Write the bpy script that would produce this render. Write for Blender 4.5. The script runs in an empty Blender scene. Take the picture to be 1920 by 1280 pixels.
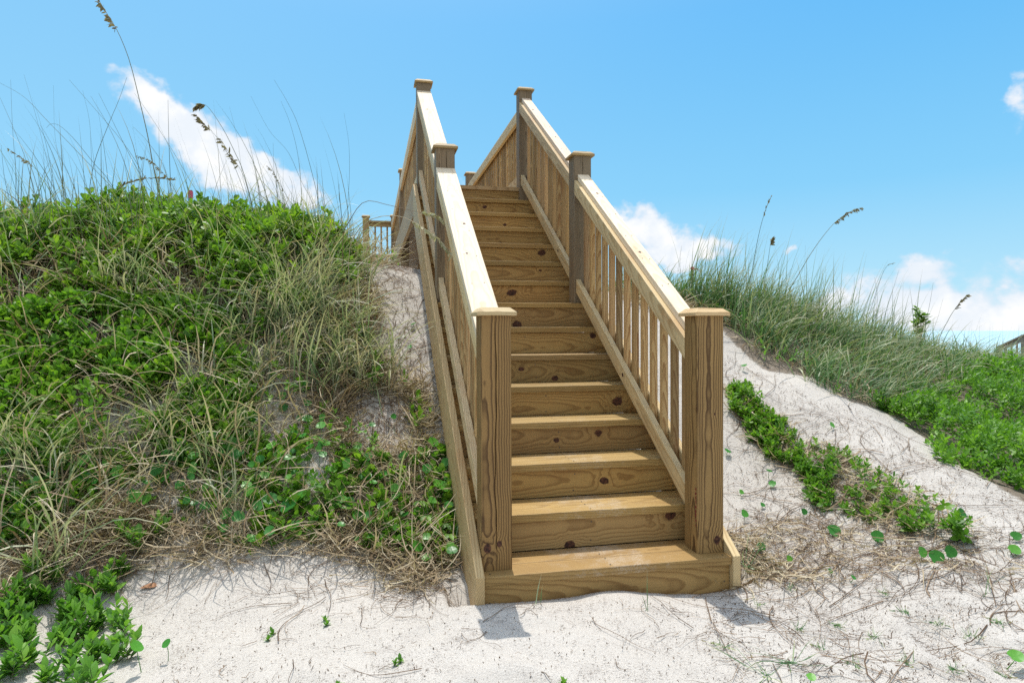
import bpy, math, random
import numpy as np
from mathutils import Matrix, Vector

random.seed(7); rng = np.random.default_rng(7)
SC = bpy.context.scene
COL = SC.collection
R_ = math.radians

# ------------------------------------------------------------------ measured layout (metres)
WID, RUN, RISE, PS = 1.205, 0.282, 0.1866, 0.14        # clear width between stringers, tread run, rise, post size
NT = 15                                                # treads, the last one is the deck
SL = RISE / RUN
V1, V2, V3 = 0.072, 2.030, 3.913                       # front faces of the posts
DECK = (NT - 1) * RISE
CAM = Vector((-0.4936, -2.8609, 1.0819))
FPX, YAW, PIT, ROL = 1235.23, 0.2138, -0.0136, -0.0045
Fv = Vector((math.sin(YAW) * math.cos(PIT), math.cos(YAW) * math.cos(PIT), math.sin(PIT)))
R0 = Vector((math.cos(YAW), -math.sin(YAW), 0)); U0 = R0.cross(Fv)
Rv = R0 * math.cos(ROL) + U0 * math.sin(ROL); Uv = -R0 * math.sin(ROL) + U0 * math.cos(ROL)

def at(px, py, d):
    """point d metres in front of the photographer along the sight line of a photo pixel"""
    return CAM + Fv * d + Rv * ((px - 960) / FPX * d) - Uv * ((py - 640) / FPX * d)

# ------------------------------------------------------------------ tagging / linking
WORLDM = {}
def link(o, parent=None, M=None):
    COL.objects.link(o)
    M = M or Matrix.Identity(4)
    if parent is not None:
        o.parent = parent
        o.matrix_parent_inverse = WORLDM[parent.name].inverted()
    o.matrix_basis = M
    WORLDM[o.name] = M.copy()
    return o
def tag(o, label=None, cat=None, group=None, kind=None):
    if label: o['label'] = label
    if cat: o['category'] = cat
    if group: o['group'] = group
    if kind: o['kind'] = kind
    return o
def empty(name, loc, label, cat, group=None):
    o = bpy.data.objects.new(name, None); o.empty_display_size = .1
    link(o, None, Matrix.Translation(Vector(loc)))
    return tag(o, label, cat, group)

def np_mesh(name, V, F, mat, attrs=None, smooth=False, mats=None, midx=None):
    """V (n,3) array, F (m,k) int array or list of arrays"""
    me = bpy.data.meshes.new(name)
    Fs = F if isinstance(F, list) else [F]
    Fs = [np.asarray(f, dtype=np.int32) for f in Fs if len(f)]
    loops = np.concatenate([f.ravel() for f in Fs])
    tot = np.concatenate([np.full(len(f), f.shape[1], dtype=np.int32) for f in Fs])
    st = np.concatenate([[0], np.cumsum(tot)[:-1]]).astype(np.int32)
    me.vertices.add(len(V)); me.vertices.foreach_set('co', np.asarray(V, dtype=np.float32).ravel())
    me.loops.add(len(loops)); me.loops.foreach_set('vertex_index', loops.astype(np.int32))
    me.polygons.add(len(tot)); me.polygons.foreach_set('loop_start', st); me.polygons.foreach_set('loop_total', tot)
    if smooth: me.polygons.foreach_set('use_smooth', np.ones(len(tot), dtype=bool))
    for m in (mats or [mat]): me.materials.append(m)
    if midx is not None: me.polygons.foreach_set('material_index', np.asarray(midx, dtype=np.int32))
    me.update(calc_edges=True)
    for k, a in (attrs or {}).items():
        at_ = me.attributes.new(k, 'FLOAT', 'POINT'); at_.data.foreach_set('value', np.asarray(a, dtype=np.float32))
    me.validate()
    return me
def np_obj(name, V, F, mat, parent=None, M=None, **kw):
    return link(bpy.data.objects.new(name, np_mesh(name, V, F, mat, **kw)), parent, M)

# ------------------------------------------------------------------ node helpers
def new_mat(name):
    m = bpy.data.materials.new(name); m.use_nodes = True
    nt = m.node_tree; nt.nodes.clear()
    out = nt.nodes.new('ShaderNodeOutputMaterial')
    return m, nt, out
class NB:
    def __init__(s, nt): s.nt = nt
    def n(s, t, **kw):
        x = s.nt.nodes.new(t)
        for k, v in kw.items(): setattr(x, k, v)
        return x
    def l(s, a, b): s.nt.links.new(a, b)
    def m(s, op, a, b=None, c=None, clamp=False):
        x = s.n('ShaderNodeMath', operation=op, use_clamp=clamp)
        for i, v in enumerate((a, b, c)):
            if v is None: continue
            if hasattr(v, 'is_linked') or hasattr(v, 'links'): s.l(v, x.inputs[i])
            else: x.inputs[i].default_value = v
        return x.outputs[0]
    def vm(s, op, a, b=None):
        x = s.n('ShaderNodeVectorMath', operation=op)
        for i, v in enumerate((a, b)):
            if v is None: continue
            if hasattr(v, 'links'): s.l(v, x.inputs[i])
            else: x.inputs[i].default_value = v
        return x.outputs['Value'] if op in ('LENGTH', 'DOT_PRODUCT', 'DISTANCE') else x.outputs[0]
    def noise(s, vec, scale, detail=2, rough=.5, dist=0, out='Fac'):
        x = s.n('ShaderNodeTexNoise'); x.inputs['Scale'].default_value = scale
        x.inputs['Detail'].default_value = detail; x.inputs['Roughness'].default_value = rough
        x.inputs['Distortion'].default_value = dist
        if vec is not None: s.l(vec, x.inputs['Vector'])
        return x.outputs[out]
    def ramp(s, fac, stops, interp='LINEAR'):
        x = s.n('ShaderNodeValToRGB'); x.color_ramp.interpolation = interp
        e = x.color_ramp.elements
        while len(e) > 1: e.remove(e[0])
        for i, (p, c) in enumerate(stops):
            if i == 0: e[0].position = p; q = e[0]
            else: q = e.new(p)
            q.color = (*c, 1) if isinstance(c, tuple) else (c, c, c, 1)
        s.l(fac, x.inputs[0]); return x.outputs[0]
    def mix(s, fac, a, b, mode='MIX'):
        x = s.n('ShaderNodeMix', data_type='RGBA', blend_type=mode)
        for i, v in ((0, fac), (6, a), (7, b)):
            if hasattr(v, 'links'): s.l(v, x.inputs[i])
            elif i == 0: x.inputs[0].default_value = v
            else: x.inputs[i].default_value = (*v, 1)
        return x.outputs[2]
    def sep(s, v):
        x = s.n('ShaderNodeSeparateXYZ'); s.l(v, x.inputs[0]); return x.outputs
    def comb(s, a, b, c):
        x = s.n('ShaderNodeCombineXYZ')
        for i, v in enumerate((a, b, c)):
            if hasattr(v, 'links'): s.l(v, x.inputs[i])
            else: x.inputs[i].default_value = v
        return x.outputs[0]
    def bump(s, h, strength=.5, dist=.01, normal=None):
        x = s.n('ShaderNodeBump'); x.inputs['Strength'].default_value = strength; x.inputs['Distance'].default_value = dist
        s.l(h, x.inputs['Height'])
        if normal is not None: s.l(normal, x.inputs['Normal'])
        return x.outputs[0]
    def smooth(s, v, lo, hi, a=0., b=1.):
        x = s.n('ShaderNodeMapRange', interpolation_type='SMOOTHSTEP')
        s.l(v, x.inputs[0]); x.inputs[1].default_value = lo; x.inputs[2].default_value = hi
        x.inputs[3].default_value = a; x.inputs[4].default_value = b
        return x.outputs[0]

def wood(name, light, dark, ring=.011, contrast=.8, grey=0., dust=False, pith=.10, knotty=True, vary=(.80, 1.14)):
    """flat-sawn pine: growth rings round a pith below the board face, knots bend the grain"""
    m, nt, out = new_mat(name); b = NB(nt)
    tc = b.n('ShaderNodeTexCoord'); oi = b.n('ShaderNodeObjectInfo')
    P = tc.outputs['Object']
    rnd = oi.outputs['Random']
    x, y, z = b.sep(P)
    r2 = b.m('FRACT', b.m('MULTIPLY', rnd, 7.31)); r3 = b.m('FRACT', b.m('MULTIPLY', rnd, 23.7))
    sx = b.m('ADD', x, b.m('MULTIPLY', rnd, 40.))
    lowv = b.comb(b.m('MULTIPLY', sx, .9), b.m('MULTIPLY', y, 5.), b.m('MULTIPLY', z, 5.))
    n1 = b.noise(lowv, 1.0, 2, .5)
    y0 = b.m('MULTIPLY', b.m('SUBTRACT', r2, .5), .09)
    yy = b.m('ADD', b.m('SUBTRACT', y, y0), b.m('MULTIPLY', b.m('SUBTRACT', n1, .5), .06))
    zz = b.m('ADD', z, b.m('ADD', b.m('MULTIPLY', r3, .05), pith * .5))
    rad = b.m('SQRT', b.m('ADD', b.m('MULTIPLY', yy, yy), b.m('MULTIPLY', zz, zz)))
    n2 = b.noise(b.comb(b.m('MULTIPLY', sx, 1.6), y, z), 2.2, 3, .6)
    rad = b.m('ADD', rad, b.m('MULTIPLY', n2, .022))
    rad = b.m('ADD', rad, b.m('MULTIPLY', x, b.m('ADD', .03, b.m('MULTIPLY', b.m('SUBTRACT', r3, .5), .05))))
    kn_dark = None
    if knotty:
        for nm in ('knot_a', 'knot_b', 'knot_c'):
            a = b.n('ShaderNodeAttribute', attribute_type='OBJECT', attribute_name=nm)
            kx, ky, kr = b.sep(a.outputs['Vector'])
            wob = b.noise(P, 26., 1, .5)
            dx = b.m('MULTIPLY', b.m('SUBTRACT', x, kx), .72); dy = b.m('SUBTRACT', y, ky)
            d = b.m('SQRT', b.m('ADD', b.m('MULTIPLY', dx, dx), b.m('MULTIPLY', dy, dy)))
            d = b.m('MULTIPLY', d, b.m('ADD', .45, b.m('MULTIPLY', wob, 1.1)))
            q = b.m('DIVIDE', d, b.m('ADD', kr, 1e-4))
            on = b.m('GREATER_THAN', kr, .001)
            bend = b.m('MULTIPLY', b.m('EXPONENT', b.m('MULTIPLY', b.m('MULTIPLY', q, q), -.22)), b.m('MULTIPLY', on, b.m('MULTIPLY', kr, 1.1)))
            rad = b.m('ADD', rad, bend)
            disc = b.m('MULTIPLY', b.smooth(q, .8, 1.05, 1., 0.), on)
            kn_dark = disc if kn_dark is None else b.m('MAXIMUM', kn_dark, disc)
    ph = b.m('FRACT', b.m('DIVIDE', rad, ring))
    late = b.ramp(ph, [(0., .05), (.5, .22), (.82, 1.), (.93, .85), (1., .05)])
    fib = b.noise(b.comb(b.m('MULTIPLY', sx, 2.), b.m('MULTIPLY', y, 160.), b.m('MULTIPLY', z, 160.)), 1., 3, .65)
    blot = b.noise(b.comb(b.m('MULTIPLY', sx, 1.5), b.m('MULTIPLY', y, 6.), b.m('MULTIPLY', z, 6.)), 1.4, 3, .6)
    f = b.m('MULTIPLY', late, contrast)
    f = b.m('ADD', f, b.m('MULTIPLY', b.m('SUBTRACT', fib, .5), .5))
    f = b.m('ADD', f, b.m('MULTIPLY', b.m('SUBTRACT', blot, .5), .55), None, True)
    c = b.mix(f, light, dark)
    # board to board tone: some redder, some greener
    tone = b.ramp(r2, [(0., (1.03, 1.0, .90)), (.3, (.96, 1.0, .98)), (.6, (1.04, 1.03, .92)), (.85, (.97, .98, 1.05)), (1., (1.02, .98, .92))])
    c = b.mix(1., c, tone, 'MULTIPLY')
    c = b.mix(1., c, b.ramp(b.m('FRACT', b.m('MULTIPLY', rnd, 91.3)), [(0., vary[0]), (1., vary[1])]), 'MULTIPLY')
    c = b.mix(b.smooth(blot, .56, .75, 0., .38), c, (dark[0] * 1.1, dark[1] * .84, dark[2] * .7))
    if grey:
        gm = b.noise(b.comb(b.m('MULTIPLY', sx, 2.), b.m('MULTIPLY', y, 9.), b.m('MULTIPLY', z, 9.)), 1.3, 4, .6)
        c = b.mix(b.smooth(gm, .3, .7, grey * .5, grey), c, b.mix(f, (.30, .265, .20), (.12, .10, .075)))
    if kn_dark is not None:
        kc = b.mix(b.smooth(b.noise(P, 90., 2), .4, .6), (.035, .013, .008), (.11, .042, .022))
        c = b.mix(kn_dark, c, kc)
    hgt = b.m('ADD', b.m('MULTIPLY', late, .4), b.m('MULTIPLY', fib, .6))
    rough = .62
    if dust:
        a = b.n('ShaderNodeAttribute', attribute_type='OBJECT', attribute_name='dust')
        dxx = b.m('DIVIDE', b.m('ADD', x, -.02), .30)
        back = b.smooth(y, .0, .13)
        w = b.m('MULTIPLY', b.m('EXPONENT', b.m('MULTIPLY', b.m('MULTIPLY', dxx, dxx), -1.)), a.outputs['Fac'])
        w = b.m('ADD', w, b.m('MULTIPLY', b.m('MULTIPLY', back, a.outputs['Fac']), .35))
        dn = b.noise(P, 9., 6, .75)
        sp = b.noise(P, 160., 3, .7)
        msk = b.smooth(b.m('ADD', b.m('MULTIPLY', w, .34), b.m('ADD', b.m('MULTIPLY', dn, .5), b.m('MULTIPLY', sp, .42))), .53, .80)
        msk = b.m('MULTIPLY', msk, b.m('GREATER_THAN', a.outputs['Fac'], .01))
        c = b.mix(b.m('MULTIPLY', msk, .6), c, (.60, .56, .50))
    bs = b.n('ShaderNodeBsdfPrincipled'); b.l(c, bs.inputs['Base Color']); bs.inputs['Roughness'].default_value = rough
    bs.inputs['Specular IOR Level'].default_value = .3
    b.l(b.bump(hgt, .35, .002), bs.inputs['Normal'])
    b.l(bs.outputs[0], out.inputs[0])
    return m

M_riser = wood('riser_pine', (.42, .272, .105), (.175, .088, .026), ring=.0095, contrast=.66, pith=.16)
M_tread = wood('tread_pine', (.375, .245, .095), (.17, .095, .03), ring=.0105, contrast=.55, dust=True, pith=.2, knotty=False)
M_post = wood('post_pine', (.345, .208, .082), (.072, .033, .011), ring=.0095, contrast=.9, pith=.05)
M_grey = wood('weathered_post_pine', (.235, .155, .085), (.078, .047, .023), ring=.009, contrast=.85, grey=.35, pith=.05)
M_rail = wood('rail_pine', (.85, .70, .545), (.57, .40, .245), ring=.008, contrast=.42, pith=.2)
M_side = wood('side_rail_pine', (.68, .505, .285), (.38, .235, .10), ring=.009, contrast=.6, pith=.12)
M_bal = wood('baluster_pine', (.50, .33, .155), (.24, .11, .034), ring=.008, contrast=.8, pith=.05, knotty=False, vary=(.55, 1.3))
M_deckw = wood('walkway_pine', (.46, .32, .16), (.24, .14, .055), ring=.010, contrast=.6, pith=.12, knotty=False)
M_old = wood('old_grey_boardwalk', (.36, .33, .27), (.18, .15, .12), ring=.01, contrast=.6, grey=.6, knotty=False)

def plain(name, col, rough=.6, metal=0.):
    m, nt, out = new_mat(name); b = NB(nt)
    bs = b.n('ShaderNodeBsdfPrincipled')
    P = b.n('ShaderNodeTexCoord').outputs['Object']
    n = b.noise(P, 40., 3, .6)
    b.l(b.mix(n, tuple(c * .75 for c in col), tuple(min(1, c * 1.2) for c in col)), bs.inputs['Base Color'])
    bs.inputs['Roughness'].default_value = rough; bs.inputs['Metallic'].default_value = metal
    b.l(bs.outputs[0], out.inputs[0]); return m
M_screw = plain('screw_steel', (.10, .08, .06), .5)
M_red = plain('red_paint_mark', (.16, .02, .015), .7)
M_pink = plain('pink_tape', (.75, .12, .22), .6)
M_stake = plain('stake_wood', (.16, .09, .05), .8)
M_deadleaf = plain('dead_leaf', (.30, .14, .06), .7)

# ------------------------------------------------------------------ boards
def frame(origin, xdir, ydir):
    x = Vector(xdir).normalized(); z = x.cross(Vector(ydir)).normalized(); y = z.cross(x)
    M = Matrix((x, y, z)).transposed().to_4x4(); M.translation = Vector(origin); return M
def hull_obj(name, pts, faces, M, mat, parent, bevel=.003):
    inv = M.inverted(); V = np.array([inv @ Vector(p) for p in pts])
    me = bpy.data.meshes.new(name); me.from_pydata([tuple(v) for v in V], [], faces); me.materials.append(mat); me.update()
    o = link(bpy.data.objects.new(name, me), parent, M)
    if bevel:
        md = o.modifiers.new('edge', 'BEVEL'); md.width = bevel; md.segments = 2; md.limit_method = 'ANGLE'
    return o
def prism_u(name, poly, u0, u1, mat, parent, along=(0, 1, 0), face='side', bevel=.003):
    """polygon in the (v,z) plane extruded from u0 to u1. face='side': broad face looks along u, 'top': broad face looks up, 'front': along -v with grain along u"""
    n = len(poly)
    pts = [(u0, v, z) for v, z in poly] + [(u1, v, z) for v, z in poly]
    area = sum(poly[i][0] * poly[(i + 1) % n][1] - poly[(i + 1) % n][0] * poly[i][1] for i in range(n))
    fs = [tuple(range(n))[::-1], tuple(range(n, 2 * n))] + [(i, (i + 1) % n, n + (i + 1) % n, n + i) for i in range(n)]
    if area < 0: fs = [f[::-1] for f in fs]
    c = (sum(p[0] for p in pts) / len(pts), sum(p[1] for p in pts) / len(pts), sum(p[2] for p in pts) / len(pts))
    if face == 'side': M = frame(c, along, Vector((-1, 0, 0)).cross(Vector(along)))       # local z = -u
    elif face == 'top': M = frame(c, along, (-1, 0, 0))
    elif face == 'front': M = frame(c, (1, 0, 0), (0, 0, 1))                               # local z = -v
    else: M = frame(c, (1, 0, 0), (0, 1, 0))
    return hull_obj(name, pts, fs, M, mat, parent, bevel)
def prism_v(name, u0, u1, v0, v1, z0, z1, mat, parent, face='front', bevel=.003):
    return prism_u(name, [(v0, z0), (v1, z0), (v1, z1), (v0, z1)], u0, u1, mat, parent, face=face, bevel=bevel)

stair = empty('beach_stairs', (WID / 2, 0, -.12), 'new yellow pine staircase with railings climbing over the dune to a raised boardwalk', 'staircase')

def nose(v): return SL * v
# stringers, top edge on the nosing line
for k, (ua, ub) in enumerate(((-.041, -.002), (WID + .002, WID + .041))):
    v_top = 3.95
    poly = [(-.012, -.30), (-.012, .004), (v_top, nose(v_top) - .012), (v_top, nose(v_top) - .39), (.45, nose(.45) - .39)]
    s_ = prism_u('stringer', poly, ua, ub, M_side, stair, along=(0, 1, SL))
    s_['knot_a'] = (-.8, .03, .012); s_['knot_b'] = (.9, -.06, .016)
# risers: knots measured on the photo (metres from the riser's centre)
KN = {2: [(-.12, -.062, .022), (.43, .055, .026)], 3: [(.17, .0, .019), (-.5, .05, .01)], 4: [(-.02, .0, .013), (.24, .035, .018), (-.52, -.01, .018)],
      5: [(-.28, .02, .020), (-.28, -.05, .016), (.47, .0, .030)], 6: [(-.1, .015, .016), (.13, -.05, .02)], 7: [(.5, .05, .02)],
      8: [(-.12, .03, .022), (.0, -.05, .03)], 9: [(.02, .02, .03), (-.55, .03, .02)], 10: [(.33, .04, .01)],
      11: [(-.33, .01, .038), (.42, .04, .03)], 12: [(.1, -.03, .012)], 13: [(.2, .0, .012)], 14: [(.05, .03, .018)], 15: [(-.38, .0, .03)]}
for k in range(1, NT + 1):
    v = (k - 1) * RUN + .022
    zt = (k - 1) * RISE - .040
    zb = (k - 2) * RISE + .001 if k > 1 else -.30
    r = prism_v('riser', .0, WID, v, v + .036, zb, zt, M_riser, stair, 'front', .0015)
    for nm, kk in zip(('knot_a', 'knot_b', 'knot_c'), KN.get(k, [])): r[nm] = (kk[0], kk[1], kk[2])
# treads: two planks each
for k in range(1, NT):
    v = (k - 1) * RUN; z = (k - 1) * RISE
    V = []; F = []
    jz = [random.uniform(-.0015, .0015) for _ in range(2)]
    for j, (a, c_) in enumerate(((0., .1385), (.1425, .301))):
        base = len(V)
        e = .005
        prof = [(v + a, z - .038), (v + c_, z - .038), (v + c_, z - .004 + jz[j]), (v + c_ - .004, z + jz[j]), (v + a + e, z + jz[j]), (v + a + .0012, z - .0015 + jz[j]), (v + a, z - e)]
        for u in (.001, WID - .001):
            V += [(u, p, q) for p, q in prof]
        n = len(prof)
        F += [tuple(base + i for i in range(n))[::-1], tuple(base + n + i for i in range(n))]
        F += [(base + i, base + (i + 1) % n, base + n + (i + 1) % n, base + n + i) for i in range(n)]
    t = hull_obj('tread', V, F, frame((WID / 2, v + .14, z - .02), (1, 0, 0), (0, 1, 0)), M_tread, stair, 0)
    t['dust'] = {1: .40, 2: .36, 3: .30, 4: .2, 5: .12}.get(k, 0.)
def disc(V, F, c, r, up, side):
    b_ = len(V); up = Vector(up).normalized(); s = Vector(side).normalized(); t = up.cross(s)
    for i in range(6):
        a = i * math.pi / 3
        V.append(tuple(Vector(c) + s * math.cos(a) * r + t * math.sin(a) * r + up * .0012))
    F.append(tuple(b_ + i for i in range(6)))
def add_discs(o, spots, up, side, r=.0045):
    V = []; F = []
    for c in spots: disc(V, F, c, r, up, side)
    me = o.data; inv = WORLDM[o.name].inverted(); base_m = me.materials[0]
    ov = [tuple(q.co) for q in me.vertices]; of = [tuple(q.vertices) for q in me.polygons]; k0 = len(ov)
    nm = bpy.data.meshes.new(me.name); nm.from_pydata(ov + [tuple(inv @ Vector(q)) for q in V], [], of + [tuple(i + k0 for i in f) for f in F])
    nm.materials.append(base_m); nm.materials.append(M_screw); nm.update()
    for i in range(len(of), len(of) + len(F)): nm.polygons[i].material_index = 1
    o.data = nm
for o in list(stair.children):
    k = None
    if o.name.startswith('tread'):
        c = WORLDM[o.name].translation; v = c.y - .14; z = c.z + .0215
        add_discs(o, [(u + random.uniform(-.004, .004), v + dv + random.uniform(-.004, .004), z) for u in (.03, .60, WID - .03) for dv in (.03, .11, .175, .25)], (0, 0, 1), (1, 0, 0), .0045)
    if o.name.startswith('riser'):
        c = WORLDM[o.name].translation
        add_discs(o, [(u + random.uniform(-.006, .006), c.y - .018, c.z + dz + random.uniform(-.006, .006)) for u in (.025, .6, WID - .025) for dz in (-.045, .045)], (0, -1, 0), (1, 0, 0), .0042)
# deck boards of the boardwalk (planks are the pattern of one part)
V = []; F = []
v = DECKV0 = (NT - 1) * RUN; PL0 = 11.9; PL1 = 15.2
def add_box(V, F, x0, x1, y0, y1, z0, z1):
    b_ = len(V)
    V += [(x0, y0, z0), (x1, y0, z0), (x1, y1, z0), (x0, y1, z0), (x0, y0, z1), (x1, y0, z1), (x1, y1, z1), (x0, y1, z1)]
    F += [tuple(b_ + i for i in q) for q in ((3, 2, 1, 0), (4, 5, 6, 7), (0, 1, 5, 4), (1, 2, 6, 5), (2, 3, 7, 6), (3, 0, 4, 7))]
while v < PL1:
    add_box(V, F, (0. if v < PL0 else -.62), WID, v, v + .138, DECK - .038, DECK)
    v += .143
hull_obj('deck', V, F, frame((WID / 2, v / 2, DECK), (1, 0, 0), (0, 1, 0)), M_deckw, stair, 0)
# joists under the boardwalk
for ua in (-.041, WID + .002):
    prism_v('rim_joist', ua, ua + .039, 3.953, PL0, DECK - .325, DECK - .004, M_deckw, stair, 'side')
prism_v('floor_joist', .58, .62, 4.0, PL0, DECK - .29, DECK - .042, M_deckw, stair, 'side')
prism_v('rim_joist', -.66, -.622, PL0, PL1, DECK - .325, DECK - .004, M_deckw, stair, 'side')
prism_v('rim_joist', -.622, -.043, PL0 - .04, PL0 - .002, DECK - .325, DECK - .004, M_deckw, stair, 'front')

# posts
def post(u, v, z0, z1, mat, crack=None, knots=()):
    """square post, rounded arrises, optional drying check down the front face"""
    h = PS / 2; c = .006
    nz = 26
    prof0 = [(-h + c, -h), (h - c, -h), (h, -h + c), (h, h - c), (h - c, h), (-h + c, h), (-h, h - c), (-h, -h + c)]
    V = []; F = []
    r1 = random.random() * 9
    for i in range(nz + 1):
        t = i / nz; z = z0 + (z1 - z0) * t
        if crack:
            f0, a, b_, w = crack
            x = f0 + .004 * math.sin(t * 9 + r1) + .002 * math.sin(t * 31 + r1)
            ww = w * max(0.05, min(1, (t - a) * 9) * min(1, (b_ - t) * 9 + .15)) if a <= t <= b_ else .0001
            dep = min(.018, ww * 5)
            pr = [prof0[0], (x - ww, -h), (x, -h + dep), (x + ww, -h)] + prof0[1:]
        else: pr = prof0
        V += [(p[0], p[1], z) for p in pr]
    n = len(pr)
    for i in range(nz):
        for j in range(n):
            F.append((i * n + j, i * n + (j + 1) % n, (i + 1) * n + (j + 1) % n, (i + 1) * n + j))
    F.append(tuple(range(n))[::-1]); F.append(tuple(nz * n + j for j in range(n)))
    cx, cy = u + h, v + h
    V = [(p[0] + cx, p[1] + cy, p[2]) for p in V]
    # local x up, local y along u, local z = towards the viewer (-v)
    M = frame((cx, cy, (z0 + z1) / 2), (0, 0, 1), (1, 0, 0))
    o = hull_obj('post', V, F, M, mat, stair, 0)
    for nm, kk in zip(('knot_a', 'knot_b', 'knot_c'), knots): o[nm] = tuple(kk)
    # cap: square edge, bevelled top
    a = h + .022; b2 = h - .004
    tw = [random.uniform(-.0015, .0015) for _ in range(4)]
    Vc = [(-a, -a, 0), (a, -a, 0), (a, a, 0), (-a, a, 0), (-a, -a, .016), (a, -a, .016), (a, a, .016), (-a, a, .016),
          (-b2, -b2, .038 + tw[0]), (b2, -b2, .038 + tw[1]), (b2, b2, .038 + tw[2]), (-b2, b2, .038 + tw[3])]
    Fc = [(3, 2, 1, 0), (0, 1, 5, 4), (1, 2, 6, 5), (2, 3, 7, 6), (3, 0, 4, 7), (4, 5, 9, 8), (5, 6, 10, 9), (6, 7, 11, 10), (7, 4, 8, 11), (8, 9, 10, 11)]
    Vc = [(p[0] + cx, p[1] + cy, p[2] + z1) for p in Vc]
    hull_obj('post_cap', Vc, Fc, frame((cx, cy, z1 + .02), (1, 0, 0), (0, 1, 0)), M_side if v < 1 else M_deckw, o, .002)
    return o
H1 = 1.1588; T2 = 7 * RISE + 1.1394; T3 = DECK + 1.0112
UR = WID - PS
post(0., V1, .0005, H1, M_post, crack=(-.004, 0., 1.0, .0022), knots=[(-.475, -.045, .016), (-.46, .01, .012)])
pr = post(UR, V1, .0005, H1, M_post, knots=[(-.52, .03, .018), (.1, .022, .006)])
post(0., V2, 7 * RISE + .0005, T2, M_grey, crack=(.012, .7, 1.0, .003))
post(UR, V2, 7 * RISE + .0005, T2, M_grey, crack=(-.004, .82, 1.0, .004), knots=[(-.5, .01, .006), (.42, -.03, .007)])
post(0., V3, DECK - .45, T3, M_grey); post(UR, V3, DECK - .45, T3, M_grey)
V4, V5 = 7.72, 11.86
for u in (0., UR):
    post(u, V4, .4, T3 + .02, M_grey)
post(0., V5, .2, T3 + .02, M_grey); post(UR, V5, .2, T3 + .02, M_grey)
post(-.61, V5, .2, DECK + 1.0, M_deckw)
post(-.61, PL1 - .15, -.2, DECK + 1.0, M_deckw); post(UR, PL1 - .15, -.2, T3 + .02, M_grey)
# faded red marks on the right front post
V = []; F = []
for i in range(9):
    z = .13 + i * .022; wv = .006 + .007 * random.random(); y0 = V1 + .012 + .006 * random.random()
    add_box(V, F, UR - .0015, UR + .001, y0, y0 + wv, z, z + .009 + .01 * random.random())
hull_obj('paint_mark', V, F, frame((UR, V1, .2), (0, 0, 1), (0, 1, 0)), M_red, pr, 0)

# railings
NBAL = [0]; RESTB = [[], []]
_balmesh = {}
def balusters(par, u, vs, zb, zt, slope):
    """one baluster mesh per flight, copied"""
    key = (round(slope, 3), round(zt - zb, 3))
    w = .018
    if key not in _balmesh:
        hb = zb - zt
        P = []
        for (zz) in (0., zt - zb):
            for a, c_ in ((-w, -w), (w, -w), (w, w), (-w, w)): P.append((a, c_, zz + slope * c_))
        fs = [(3, 2, 1, 0), (4, 5, 6, 7), (0, 1, 5, 4), (1, 2, 6, 5), (2, 3, 7, 6), (3, 0, 4, 7)]
        M = frame((0, 0, (zt - zb) / 2), (0, 0, 1), (1, 0, 0)); inv = M.inverted()
        me = bpy.data.meshes.new('baluster'); me.from_pydata([tuple(inv @ Vector(p)) for p in P], [], fs); me.materials.append(M_bal)
        _balmesh[key] = (me, M, P, fs)
    me, M, P, fs = _balmesh[key]
    for v in vs:
        z = zb + slope * v
        if NBAL[0] < 100:
            o = bpy.data.objects.new('baluster', me)
            M2 = Matrix.Translation((u + random.uniform(-.001, .001), v + random.uniform(-.003, .003), z)) @ M
            link(o, par, M2)
            md = o.modifiers.new('edge', 'BEVEL'); md.width = .003; md.segments = 2; md.limit_method = 'ANGLE'
            NBAL[0] += 1
        else:
            b_ = len(RESTB[0]); RESTB[0] += [(p[0] + u, p[1] + v, p[2] + z) for p in P]; RESTB[1] += [tuple(b_ + i for i in f) for f in fs]
def sloped(name, u0, u1, va, vb, off0, off1, mat, par, slope=SL, face='side', base=0., ends=None, bevel=.003):
    poly = [(va, base + slope * va + off0), (vb, base + slope * vb + off0), (vb, base + slope * vb + off1), (va, base + slope * va + off1)]
    return prism_u(name, poly, u0, u1, mat, par, along=(0, 1, slope), face=face, bevel=bevel)
CAPT = .96
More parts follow.
